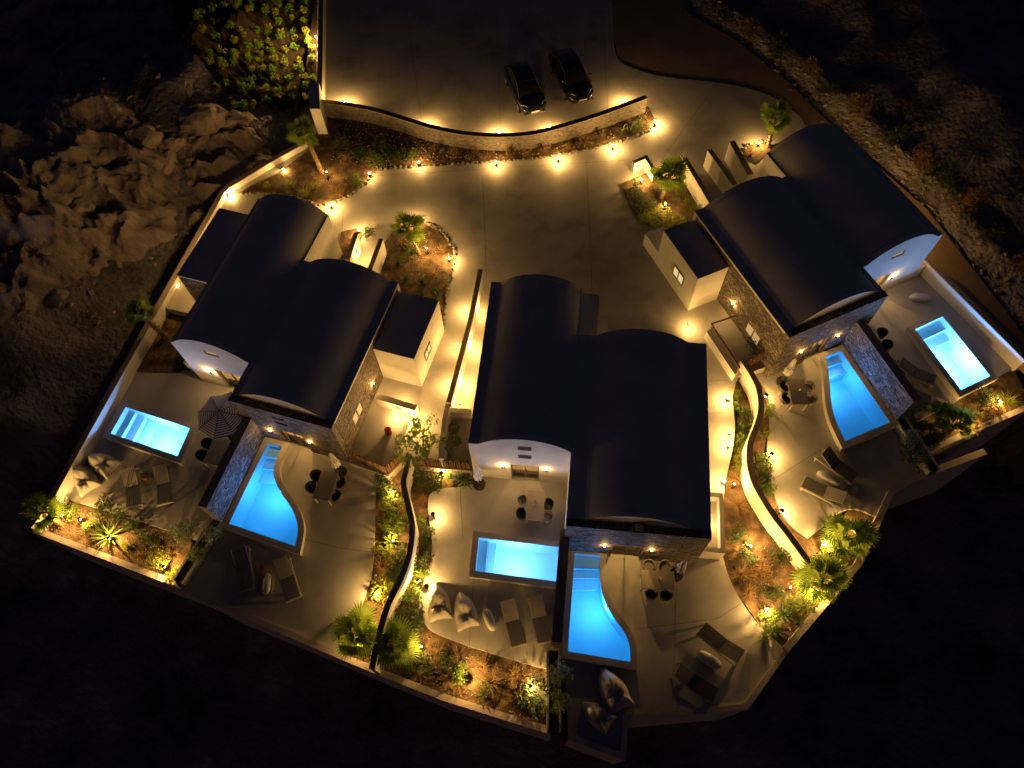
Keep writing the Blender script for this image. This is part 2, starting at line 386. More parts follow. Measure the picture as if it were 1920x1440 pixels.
for j in range(len(ys) - 1):
    for i in range(nx - 1): a = j * nx + i; F.append((a, a + 1, a + nx + 1, a + nx))
tag(MB().add(V, F).build('terrain', ROCKY, smooth=60), 'dark rocky hillside ground around the villas', kind='structure')
def tz(x, y): return terr(x, y)

# ---- upper court, one slab; villas stand on it
court = P2([(612, -190), (603, 200), (575, 265), (440, 345), (413, 362), (390, 398), (288, 572)], 0.0) + [FL.w(-0.3, 3.4), FL.w(-0.3, 0.32), FL.w(3.9, 0.32), FL.w(4.4, -1.7), FL.w(9.2, -1.7)] \
    + P2([(655, 868), (728, 893), (752, 868), (768, 870), (884, 884)], 0.0) + [FC.w(0.1, 0.32), FC.w(4.4, 0.32), FC.w(4.7, -2.9), FC.w(10.3, -2.9), FC.w(11.6, -3.0)] \
    + P2(crom([(1356, 960), (1360, 905), (1372, 850), (1378, 800), (1374, 745), (1384, 706)], 4), 0.0) + [FR.w(0.1, 0.36), FR.w(5.5, 0.36), FR.w(5.9, 2.3), FR.w(10.3, 2.3), FR.w(11.1, 2.3), FR.w(11.1, 10.6)] \
    + P2(crom([(1500, 218), (1455, 185), (1400, 165), (1330, 153), (1270, 147), (1215, 137), (1160, 112), (1150, 60)], 4), 0.0) + P2([(1140, -190)], 0.0)
tag(MB().prism(court, -1.2, 0.0).build('court', CEMENT), 'smooth cement court and car park above the villas', kind='structure')
road = P2([(1140, -190), (1150, 60), (1160, 112), (1215, 137), (1270, 147), (1330, 153), (1400, 165), (1455, 185), (1500, 218)], 0) + [FR.w(11.15, 10.7), FR.w(11.9, -6.3)] + [Vector(p) - Vector((0.7, 0.2)) for p in BERM[8:0:-1]] + P2([(1190, -190)], 0)
tag(MB().prism(road, -0.5, -0.05).build('dirt_road', DIRT), 'brown dirt road curving past the right villa', kind='structure')

# ---- soil of the lower planting beds (tucked under the terraces around them)
def bed(name, pts, z, label, amp=0.05, dens=0.28):
    poly = P2(pts, z); mb = MB(); x0 = min(p[0] for p in poly); x1 = max(p[0] for p in poly); y0 = min(p[1] for p in poly); y1 = max(p[1] for p in poly)
    bmx = bmesh.new(); vs = [bmx.verts.new((p[0], p[1], z)) for p in poly]; bmx.faces.new(vs)
    for ax, lo, hi in ((0, x0, x1), (1, y0, y1)):
        k = lo + dens
        while k < hi:
            co = (k, 0, 0) if ax == 0 else (0, k, 0); no = (1, 0, 0) if ax == 0 else (0, 1, 0)
            bmesh.ops.bisect_plane(bmx, geom=bmx.verts[:] + bmx.edges[:] + bmx.faces[:], plane_co=co, plane_no=no); k += dens
    for v in bmx.verts:
        v.co.z += amp * noise.fractal((v.co.x * 1.3, v.co.y * 1.3, 2.0), 1.0, 2.0, 3)
    bmx.normal_update()
    bmx.faces.ensure_lookup_table()
    if bmx.faces and bmx.faces[0].normal.z < 0: bmesh.ops.reverse_faces(bmx, faces=bmx.faces[:])
    me = bpy.data.meshes.new(name); bmx.to_mesh(me); bmx.free(); me.materials.append(SOIL)
    me.polygons.foreach_set('use_smooth', [True] * len(me.polygons))
    return tag(link(name, me), label, kind='structure')
TB = T - 0.13
bed('planting_bed', [(56, 988), (96, 922), (360, 1000), (348, 1104)], TB, 'brown soil of the corner planting bed')
bed('planting_bed', [(212, 697), (286, 565), (365, 590), (340, 700)], T + 0.03, 'brown soil around the leaning palm')
bed('planting_bed', [(690, 1252), (640, 1220), (690, 1080), (700, 870), (885, 870), (905, 905), (830, 920), (812, 940), (812, 1060), (805, 1130), (820, 1170), (1045, 1240), (1038, 1372), (830, 1310)], TB, 'brown soil between the left and centre terraces')
bed('planting_bed', [(1340, 1035), (1362, 900), (1368, 700), (1400, 670), (1450, 760), (1432, 850), (1470, 980), (1560, 1000), (1600, 940), (1655, 960), (1612, 1060), (1478, 1222), (1430, 1180), (1380, 1110)], TB, 'brown soil between the centre and right terraces')
bed('planting_bed', [(1690, 840), (1740, 770), (1900, 690), (1935, 765), (1745, 848)], TB, 'brown soil of the right villa front bed')
UB = 0.05
bed('planting_bed', [(445, 362), (520, 325), (575, 285), (598, 240), (604, 205), (640, 207), (700, 220), (760, 238), (810, 253), (860, 262), (960, 268), (1050, 252), (1150, 220), (1214, 198), (1228, 222), (1220, 243), (1150, 268), (1050, 290), (920, 303), (760, 312), (705, 320), (680, 344), (640, 372), (605, 382), (550, 368), (480, 360)], UB, 'long soil bed below the curved wall', 0.06)
bed('planting_bed', [(722, 452), (745, 425), (782, 412), (820, 432), (848, 465), (850, 490), (838, 535), (832, 590), (826, 625), (760, 560), (715, 520), (712, 480)], UB, 'rounded soil bed in the court beside the left villa')
bed('planting_bed', [(636, 455), (640, 435), (668, 428), (680, 440), (660, 478), (640, 485)], UB, 'small soil patch by the left villa entrance')
bed('planting_bed', [(1165, 345), (1210, 325), (1235, 320), (1290, 330), (1325, 385), (1300, 415), (1240, 440), (1195, 410)], UB, 'soil bed with palm beside the right villa')
bed('planting_bed', [(1395, 290), (1402, 272), (1440, 265), (1446, 285), (1418, 305)], UB, 'small soil bed at the right villa back wall')

# ---- pools
POOLS = {
 'L1': [(235, 762), (357, 802), (333, 856), (206, 813)],
 'C1': [(897, 1007), (1050, 1025), (1045, 1091), (891, 1071)],
 'R1': [(1715, 617), (1768, 592), (1858, 705), (1802, 732)],
}
W_Z = T + 0.32; RIM = T + 0.40
pools = {k: P2(v, RIM) for k, v in POOLS.items()}
def free(straight0, curve, straight1):
    c = crom(P2(curve, RIM), 5); return P2(straight0, RIM) + c + P2(straight1, RIM)
pools['L2'] = free([(501.7, 830)], [(530, 837), (520, 857), (513.5, 880), (517, 902), (530, 927), (546, 950), (556, 973), (559, 995), (554, 1025)], [(428, 982)])
pools['C2'] = free([(1077, 1036)], [(1127, 1041), (1125, 1062), (1126.5, 1093), (1134, 1124), (1151, 1157), (1172, 1186), (1181, 1210), (1183, 1242)], [(1064, 1222)])
pools['R2'] = free([(1577, 657), (1670, 792)], [(1584, 828), (1567, 790), (1559, 760), (1556, 730), (1553, 697), (1548, 668)], [])
BLUE = (0.04, 0.32, 1.0)
def point(name, loc, power, col, rad, parent):
    ld = bpy.data.lights.new(name, 'POINT'); ld.energy = power * ((6.0 * (0.75 + 0.55 * ((loc[0] * 7.31 + loc[1] * 3.17) % 1.0))) if col[0] > 0.5 else 3.1); ld.color = col; ld.shadow_soft_size = rad
    o = bpy.data.objects.new(name, ld); COL.objects.link(o)
    if parent: o.parent = parent; o.matrix_parent_inverse = LOCM[parent.name].inverted()
    o.location = loc; return o
def pool(key, label, lamp, lampdir, power, steps):
    col = (0.19, 0.44, 1.0) if key[1] == '1' else BLUE
    poly = pools[key]; c = sum((Vector(p) for p in poly), Vector((0, 0))) / len(poly)
    root = thing('swimming_pool', label, 'swimming pool', (c.x, c.y, T), 0, 'lit pools on the terraces')
    zf = T - 1.05
    MB().prism(offset_poly(poly, 0.18), zf - 0.1, RIM - 0.035, [poly]).prism(offset_poly(poly, 0.02), zf - 0.12, zf).build('basin', POOLT, root, world=True)
    MB().prism(offset_poly(poly, 0.27), RIM - 0.03, RIM, [offset_poly(poly, -0.02)]).build('coping', COPING, root, world=True)
    MB().prism(offset_poly(poly, 0.25), T - 0.02, RIM - 0.032, [offset_poly(poly, 0.183)]).build('outer_wall', PLASTER, root, world=True)
    MB().prism(poly, W_Z - 0.001, W_Z).build('water', WATER, root, world=True)
    w_ = root.children[-1].data
    # keep only the surface of the water
    bm2 = bmesh.new(); bm2.from_mesh(w_); bmesh.ops.delete(bm2, geom=[f for f in bm2.faces if f.normal.z < 0.5], context='FACES'); bm2.to_mesh(w_); bm2.free()
    for pts, ztop in steps: MB().prism(pts, zf - 0.02, ztop).build('step', POOLT, root, world=True)
    if lamp:
        p = Vector((*lamp, W_Z - 0.24)); d = Vector((*lampdir, 0)).normalized()
        MB().tube([p - d * 0.06, p + d * 0.03], [0.13, 0.11], 16).build('pool_lamp', STEEL, root, world=True)
        MB().tube([p + d * 0.031, p + d * 0.045], [0.09, 0.085], 16).build('pool_lamp_lens', POOLLENS, root, world=True)
        point('pool_light', p + d * (0.5 if key[1] == '1' else 0.4), power, col, 0.07, root)
    return root
def lerp2(a, b, t): return Vector(a) + (Vector(b) - Vector(a)) * t
def rect_steps(poly, ts, order=(0, 1, 2, 3)):
    a, b, c, d = (poly[i] for i in order); out = []                # short side a-d at the entry end
    prev = 0.0
    for i, t in enumerate(ts):
        out.append(([lerp2(a, b, prev), lerp2(a, b, t), lerp2(d, c, t), lerp2(d, c, prev)], W_Z - 0.34 - 0.26 * i)); prev = t
    return out
def inset(x, k=0.012): return [(offset_poly(p, -k), z) for p, z in x]
mid = lambda a, b: lerp2(a, b, 0.5)
q = pools['L1']; pool('L1', 'rectangular lit pool on the left villa terrace beside the striped parasol', lerp2(q[3], q[2], 0.55), (mid(q[0], q[1]) - mid(q[2], q[3])), 95, inset(rect_steps(q, (0.10, 0.22, 0.36))))
q = pools['C1']; pool('C1', 'rectangular lit pool on the centre villa terrace above the beanbags', lerp2(q[3], q[2], 0.47), (mid(q[0], q[1]) - mid(q[2], q[3])), 72, inset(rect_steps(q, (0.12, 0.22))))
q = pools['R1']; s = inset(rect_steps(q, (0.16, 0.30, 0.42), (0, 3, 2, 1)))
pool('R1', 'rectangular lit pool with tiled steps at the right end of the site', lerp2(q[0], q[3], 0.62), (mid(q[1], q[2]) - mid(q[0], q[3])), 200, s)
def end_steps(a, b, c, d, ts): return inset(rect_steps([a, b, c, d], ts))
q = pools['L2']; pool('L2', 'curved lit pool below the stone front of the left villa', lerp2(P(517, 902, RIM).xy, P(530, 927, RIM).xy, 0.5), P(470, 930, RIM).xy - P(523, 914, RIM).xy, 36, end_steps(q[0], P(472, 892, RIM).xy, P(512, 893, RIM).xy, q[1], (0.33, 0.63, 0.98)))
q = pools['C2']; pool('C2', 'curved lit pool below the stone front of the centre villa', P(1139, 1136, RIM).xy, P(1080, 1150, RIM).xy - P(1139, 1136, RIM).xy, 36, end_steps(q[0], P(1073, 1100, RIM).xy, P(1126, 1098, RIM).xy, q[1], (0.4, 0.65, 0.97)))
q = pools['R2']; pool('R2', 'curved lit pool below the stone front of the right villa', P(1553, 705, RIM).xy, P(1640, 770, RIM).xy - P(1553, 705, RIM).xy, 36, end_steps(P(1549, 668, RIM).xy, P(1554, 700, RIM).xy, P(1598, 688, RIM).xy, q[0], (0.45, 0.96)))

# ---- pool terraces
def terrace(name, pts2, keys, label):
    tag(MB().prism(pts2, T - 0.7, T, [offset_poly(pools[k], 0.17) for k in keys]).build(name, TERR), label, kind='structure')
dl0, dl1 = P(484, 812, T).xy, P(345, 1103, T).xy
terrace('terrace', P2([(225, 683), (150, 825), (96, 926)], T) + P2([(125, 935), (365, 1010)], T) + [dl0 + Vector((-0.1, 0)), FL.w(4.6, -1.2), FL.w(4.0, 0.4), FL.w(-0.7, 0.4)], ['L1'], 'cement terrace with the rectangular pool of the left villa')
terrace('terrace', [dl0] + P2([(428, 985), (345, 1104), (640, 1232)], T) + P2(crom([(672, 1150), (694, 1085), (701, 1035), (703, 960), (706, 905), (712, 888)], 5), T) + [FL.w(9.0, -1.5), FL.w(5.0, -1.5)], ['L2'], 'cement terrace with the curved pool of the left villa')
terrace('terrace', P2(crom([(892, 905), (868, 912), (830, 916), (808, 925), (802, 945), (806, 985), (810, 1020), (806, 1060), (796, 1085), (788, 1110), (786, 1140), (796, 1168), (816, 1187), (880, 1212)], 5), T) + P2([(1015, 1253), (1046, 1255), (1070, 1040)], T) + [FC.w(4.8, -2.9), FC.w(4.4, 0.5), FC.w(0.2, 0.5)], ['C1'], 'cement terrace with the rectangular pool of the centre villa')
terrace('terrace', P2([(1068, 1030), (1060, 1245), (1066, 1384), (1173, 1423), (1178, 1350), (1402, 1329), (1476, 1222)], T) + P2(crom([(1476, 1222), (1424, 1172), (1390, 1127), (1368, 1085), (1357, 1050), (1352, 1030)], 5)[1:], T) + [FC.w(11.4, -2.7), FC.w(4.8, -2.8)], ['C2'], 'cement terrace with the curved pool of the centre villa')
terrace('terrace', P2(crom([(1395, 672), (1438, 735), (1443, 790), (1438, 840), (1442, 890), (1456, 940), (1482, 985), (1514, 1010)], 4), T) + P2(crom([(1540, 990), (1566, 965), (1590, 955), (1615, 957), (1648, 972)], 4), T) + P2([(1676, 926), (1728, 895), (1672, 800), (1598, 640)], T) + [FR.w(5.3, 0.5), FR.w(0.3, 0.5)], ['R2'], 'cement terrace with the curved pool of the right villa')
terrace('terrace', [FR.w(5.6, 0.6), FR.w(6.2, 2.4), FR.w(11.2, 2.4)] + P2([(1900, 690), (1785, 757), (1700, 800), (1690, 812), (1604, 640)], T), ['R1'], 'cement terrace with the rectangular pool of the right villa')

# ---- saw-cut joints in the cement
JOINT = mat('joint_dark', (0.06, 0.055, 0.05), 0.9)
def joint(px1, px2, z, parent, w_=0.014):
    a, b = P(*px1, z), P(*px2, z); d = (b - a).normalized(); n_ = Vector((-d.y, d.x, 0)) * w_ / 2; u_ = Vector((0, 0, 0.003))
    o = MB().add([a - n_ + u_, b - n_ + u_, b + n_ + u_, a + n_ + u_], [(0, 1, 2, 3)]).build('joint', JOINT); o.parent = parent
CO = bpy.data.objects['court']; TE = [bpy.data.objects['terrace' + s_] for s_ in ('', '.001', '.002', '.003', '.004', '.005')]
for q in (((643, 392), (642, 432)), ((1225, 245), (1290, 330)), ((700, 330), (1180, 300)), ((905, 330), (912, 520)), ((1100, 300), (1110, 545)), ((1345, 155), (1240, 300)), ((760, 5), (790, 225)), ((930, 5), (938, 245)), ((1130, 20), (1140, 205)), ((640, 110), (1150, 95)), ((1332, 776), (1376, 770)), ((1332, 715), (1384, 711)), ((842, 655), (868, 657)), ((846, 825), (884, 823))): joint(*q, 0.0, CO)
joint((640, 1028), (703, 1036), T, TE[1]); joint((566, 1010), (640, 1028), T, TE[1]); joint((862, 905), (868, 1010), T, TE[2]); joint((888, 1080), (880, 1210), T, TE[2]); joint((1345, 1160), (1404, 1122), T, TE[3]); joint((1190, 1180), (1345, 1160), T, TE[3]); joint((1440, 905), (1560, 830), T, TE[4]); joint((1270, 1060), (1260, 1340), T, TE[3]); joint((215, 870), (350, 905), T, TE[0])

# ================================================================== WALLS
def wall(name, label, line2, th, z0, z1, mt=PLASTER, side=1, cap=None, cat='wall', group=None):
    c = Vector(line2[len(line2) // 2])
    poly = walline(line2, th, side)
    if not cap:
        o = MB().prism(poly, z0, z1).build(name, mt); return tag(o, label, cat, group)
    root = thing(name, label, cat, (c.x, c.y, z0), 0, group)
    MB().prism(poly, z0, z1 - 0.05).build('wall_body', mt, root, world=True)
    MB().prism(offset_poly(poly, 0.015), z1 - 0.048, z1).build('wall_cap', cap, root, world=True)
    return root
CAPL = noisy('wall_cap_lit', (0.50, 0.42, 0.37), (0.60, 0.52, 0.46), 1.5, 0.85, 0.2, 20)  # paler copy of the cap colour for wall tops that catch light
CAPM = noisy('wall_cap_unlit', (0.30, 0.24, 0.20), (0.38, 0.31, 0.27), 1.5, 0.85, 0.2, 20)  # darker copy of the cap colour for wall tops left unlit
wall('perimeter_wall', 'long white boundary wall along the rocky slope left of the left villa', P2([(570, 262), (497, 303), (440, 338), (425, 347), (413, 358), (152, 820), (92, 930), (50, 985)], 0.45), 0.26, -6.0, 0.45, PLASTER, 1, CAPM)
wall('perimeter_wall', 'low boundary wall below the corner planting bed of the left villa', P2([(50, 993), (330, 1100), (385, 1128)], T + 0.12), 0.24, -6.5, T + 0.12, PLASTER, 1, CAPL)
wall('perimeter_wall', 'low boundary wall edging the left villa sunbed terrace', P2([(387, 1129), (600, 1219), (690, 1257)], T + 0.12), 0.24, -6.5, T + 0.12, PLASTER, 1, CAPL)
wall('perimeter_wall', 'low boundary wall below the centre villa front bed', P2([(692, 1258), (830, 1313), (1033, 1377)], T + 0.12), 0.24, -6.5, T + 0.12, PLASTER, 1, CAPL)
wall('perimeter_wall', 'angled boundary wall round the dark beanbags and centre terrace corner', P2([(1066, 1386), (1173, 1426), (1177, 1350), (1402, 1330), (1477, 1224)], T + 0.15), 0.2, -6.5, T + 0.15, PLASTER, 1, CAPL)
wall('perimeter_wall', 'sloping boundary wall beside the palms between centre and right villas', P2([(1478, 1222), (1615, 1060), (1676, 926)], T + 0.2), 0.26, -6.5, T + 0.2, PLASTER, 1, CAPL)
wall('perimeter_wall', 'boundary wall ending in a bare stub below the right villa', P2([(1677, 925), (1738, 893), (1850, 851)], T + 0.05), 0.28, -6.5, T + 0.05, PLASTER, 1, CAPL)
wall('perimeter_wall', 'low boundary wall below the right villa front bed', P2([(1739, 850), (1935, 764)], T + 0.12), 0.24, -6.5, T + 0.12, PLASTER, 1, CAPL)
wall('perimeter_wall', 'white wall lit blue beside the right villa rectangular pool', [FR.w(11.15, 2.4), FR.w(11.55, -4.9)], 0.28, -6.0, 0.5, PLASTER, 1, CAPM)
wall('parking_wall', 'straight low wall along the left side of the car park', P2([(608, -190), (603, 196)], 0.9), 0.3, -1.5, 0.9, PLASTER, -1, CAPM)
tag(MB().prism(P2([(577, 155), (598, 155), (600, 204), (581, 204)], 2.0), -0.5, 2.0).build('gate_pillar', PLASTER), 'tall square plaster gate pillar at the end of the curved wall', 'pillar')
sign_line = crom(P2([(602, 193), (640, 197), (700, 208), (760, 226), (810, 241), (860, 251), (910, 256), (960, 256), (1005, 251), (1050, 240), (1100, 225), (1150, 208), (1214, 184)], 1.15), 4)
wall('curved_wall', 'curved stone retaining wall between the car park and the court', sign_line, 0.3, -0.3, 1.15, rubble('sign_wall_stone', (0.19, 0.165, 0.135), (0.22, 0.19, 0.155), (0.26, 0.225, 0.185), 1.0, (2.6, 2.6, 9.0), 0.25), 1, CAPM)
# dividers between the two terraces of each villa: tall stone beside the pool, low planter beyond
def divider(label, pl, a, b, e, side, z=1.85):
    root = thing('divider_wall', label, 'wall', (a.x, a.y, T), 0, 'stone divider walls beside the curved pools')
    MB().prism(walline([a, b], 0.42, side), T - 0.6, z - 0.02).build('wall_body', STONE2, root, world=True)
    MB().prism(walline([a, b], 0.43, side), z - 0.018, z).build('wall_cap', CAPM, root, world=True)
    pv = (e - b).normalized(); b2 = b + pv * 0.004
    MB().prism(walline([b2, e], 0.10, side), T - 0.6, T + 0.42).prism(walline([b2 + Vector((-pv.y, pv.x)) * side * 0.5, e + Vector((-pv.y, pv.x)) * side * 0.5], 0.10, side), T - 0.6, T + 0.42).build('planter', PLASTER, root, world=True)
    MB().prism(walline([b2 + Vector((-pv.y, pv.x)) * side * 0.102, e + Vector((-pv.y, pv.x)) * side * 0.102], 0.395, side), T - 0.6, T + 0.34).build('planter_soil', SOIL, root, world=True)
def along(a, b, t): return a + (b - a) * t
q = pools['L2']; a, b = Vector(q[0]), Vector(q[-1]); ofs = (b - a).normalized(); nn = Vector((-ofs.y, ofs.x)) * -0.30
divider('tall stone divider wall beside the curved pool of the left villa', 0, along(a, b, -0.13) + nn, along(a, b, 1.0) + nn, P(350, 1100, T).xy, -1)
q = pools['C2']; a, b = Vector(q[0]), Vector(q[-1]); ofs = (b - a).normalized(); nn = Vector((-ofs.y, ofs.x)) * -0.30
divider('tall stone divider wall beside the curved pool of the centre villa', 0, along(a, b, -0.10) + nn, along(a, b, 1.0) + nn, P(1052, 1372, T).xy, -1)
q = pools['R2']; a, b = Vector(q[0]), Vector(q[1]); ofs = (b - a).normalized(); nn = Vector((-ofs.y, ofs.x)) * 0.30
divider('tall stone divider wall beside the curved pool of the right villa', 0, along(a, b, -0.28) + nn, along(a, b, 1.0) + nn, P(1736, 892, T).xy, 1)
wall('winding_wall', 'white S-shaped wall winding between the left and centre villa terraces', crom(P2([(763, 850), (757, 880), (752, 907), (760, 945), (768, 987), (763, 1037), (747, 1083), (724, 1130), (710, 1173), (692, 1253)], 0.85), 5), 0.22, T - 0.6, 0.85, PLASTER, 1, CAPM)
wall('winding_wall', 'white S-shaped wall winding between the centre and right villa terraces', crom(P2([(1396, 672), (1412, 696), (1427, 727), (1432, 767), (1424, 800), (1413, 828), (1410, 860), (1414, 885), (1424, 912), (1453, 960), (1482, 998), (1522, 1052)], 0.75), 5), 0.24, T - 0.6, 0.75, PLASTER, -1, CAPM)
wall('alley_wall', 'long thin wall with paired lamps between left and centre villas', crom(P2([(897, 505), (890, 540), (877, 603), (862, 660), (847, 717), (837, 753)], 1.35), 3), 0.22, -0.3, 1.35, PLASTER, 1, CAPM)
wall('alley_wall', 'short white wall continuing the alley wall down to the wooden slat fence', P2([(836.5, 755), (829, 785), (822, 860)], 1.1), 0.24, -0.3, 1.1, PLASTER, 1)
wall('cross_wall', 'short white wall across the alley beside the centre villa', P2([(841, 764), (884, 767)], 0.9), 0.25, -0.3, 0.9, PLASTER, -1)
wall('patio_wall', 'low white wall across the patio beside the left villa stone side', P2([(703, 747), (778, 770)], 0.8), 0.32, -0.3, 0.8, PLASTER, 1)
wall('patio_wall', 'low white wall along the patio under the leafy tree', P2([(764, 786), (735, 850)], 0.5), 0.22, -0.3, 0.5, PLASTER, 1)
wall('entrance_wall', 'entrance wall nearer the left villa of the pair with a lamp between', P2([(664, 436), (648, 486)], 1.3), 0.22, -0.3, 1.3, PLASTER, 1, CAPM)
wall('entrance_wall', 'entrance wall beside the round soil bed at the left villa', P2([(711, 447), (688, 508)], 1.3), 0.22, -0.3, 1.3, PLASTER, 1, CAPM)
wall('entrance_wall', 'short wall at the back corner of the left villa', P2([(604, 424), (624, 468)], 1.2), 0.2, -0.3, 1.2, PLASTER, -1, CAPM)
wall('entrance_wall', 'entrance wall at the right villa next to the court palm', P2([(1288, 295), (1338, 378)], 1.3), 0.25, -0.3, 1.3, PLASTER, -1, CAPM)
wall('entrance_wall', 'middle one of three parallel entrance walls at the right villa', P2([(1334, 279), (1382, 345)], 1.3), 0.25, -0.3, 1.3, PLASTER, -1, CAPM)
wall('entrance_wall', 'entrance wall at the right villa next to the tall back palm', P2([(1378, 264), (1412, 325)], 1.4), 0.32, -0.3, 1.4, PLASTER, -1, CAPM)
wall('gate_wall', 'short bent wall with a pointed shadow below the sign', P2([(1186, 302), (1213, 290), (1232, 322)], 0.8), 0.22, -0.2, 0.8, PLASTER, -1)
rail_wall = thing('railing_wall', 'low white wall topped by wooden rails beside the right villa stone side', 'wall', P(1350, 650, 0), 0)
MB().prism(P2([(1325, 622), (1337, 612), (1386, 692), (1378, 703)], 0.65), -0.3, 0.65).build('wall_body', PLASTER, rail_wall, world=True)
for a, b in (((1334, 607), (1380, 592)), ((1334, 607), (1387, 690))): MB().beam(P(*a, 1.0), P(*b, 1.0), 0.07, 0.06).build('rail', WOOD, rail_wall, world=True)
for a in ((1336, 610), (1385, 687), (1360, 648)): p = P(*a, 1.0); MB().beam((p.x, p.y, 0.0), (p.x, p.y, 0.97), 0.05, 0.05).build('rail_post', WOOD, rail_wall, world=True)
# wooden slat fences
def slat_fence(label, a, b, z, n, h=0.95):
    A, B = P(*a, z), P(*b, z); root = thing('slat_fence', label, 'fence', A, math.atan2((B - A).y, (B - A).x), 'wooden slat fences above the terraces')
    Ln = (B - A).length
    MB().box(0, Ln, -0.05, 0.05, 0.02, 0.14).build('bottom_rail', WOOD, root); MB().box(0, Ln, 0.03, 0.07, 0.55, 0.63).build('upper_rail', WOOD, root)
    me = MB().box(-0.028, 0.028, -0.03, 0.028, 0.141, h).mesh('slat'); me.materials.append(WOOD)
    for i in range(n):
        link('slat', me, root, loc=(Ln * (i + 0.5) / n, 0, 0), rot=(R_(random.uniform(-3, 3)), R_(random.uniform(-3, 3)), random.uniform(-0.2, 0.2)))
slat_fence('wooden slat fence below the left villa patio', (657, 860), (728, 889), 0, 17)
slat_fence('short wooden slat fence joining the white winding wall', (729, 889), (755, 862), 0, 8)
slat_fence('wooden slat fence below the leafy tree and centre villa alley', (770, 872), (884, 882), 0, 26)
slat_fence('wooden slat fence below the right villa stone side', (1396, 690), (1428, 672), 0, 8)

# ================================================================== VILLAS
ZE = 3.3
def arc_profile(x0, x1, sl, sr, ze, rise, n=28, lift=0.0):
    pts = [(x0, ze + lift)] if sl > 0 else []
    a, b = x0 + sl, x1 - sr; c = (b - a) / 2; Rr = (c * c + rise * rise) / (2 * rise); th = math.asin(c / Rr)
    for i in range(n + 1):
        t = -th + 2 * th * i / n; pts.append(((a + b) / 2 + Rr * math.sin(t), ze + lift + Rr * math.cos(t) - (Rr - rise)))
    if sr > 0: pts.append((x1, ze + lift))
    return pts
def rect(x0, x1, z0, z1): return [(x0, z0), (x1, z0), (x1, z1), (x0, z1)]
WARM = (1.0, 0.55, 0.15)
FRAME = noisy('joinery', (0.22, 0.19, 0.15), (0.28, 0.25, 0.20), 6.0, 0.6)
def glazed(root, name, kind, x0, x1, z0, z1, plane, axis, bars=1):
    """door or window set in a reveal: frame and panes; axis 'x': runs along x at y=plane, 'y': runs along y at x=plane"""
    f = MB(); t = 0.06
    def B(a0, a1, c0, c1, d0, d1):
        if axis == 'x': f.box(a0, a1, plane + d0, plane + d1, c0, c1)
        else: f.box(plane + d0, plane + d1, a0, a1, c0, c1)
    B(x0 + .002, x0 + t, z0, z1 - .002, -.03, .03); B(x1 - t, x1 - .002, z0, z1 - .002, -.03, .03)
    B(x0 + t + .001, x1 - t - .001, z1 - t, z1 - .002, -.03, .03); B(x0 + t + .001, x1 - t - .001, z0 + .001, z0 + t, -.03, .03)
    for i in range(bars):
        c = x0 + (x1 - x0) * (i + 1) / (bars + 1); B(c - t / 2, c + t / 2, z0 + t + .001, z1 - t - .001, -.028, .028)
    fr = f.build(kind, FRAME, root)
    n = bars + 1
    for i in range(n):
        a = x0 + (x1 - x0) * i / n + t; b = x0 + (x1 - x0) * (i + 1) / n - t; f = MB(); B(a, b, z0 + t + .002, z1 - t - .002, -.006, .006); f.build('pane', PANE, fr)
    if kind == 'door':
        f = MB(); B((x0 + x1) / 2 + .05, (x0 + x1) / 2 + .08, z0 + .8, z0 + 1.1, -.07, -.031); f.build('handle', METAL, fr)
    return fr
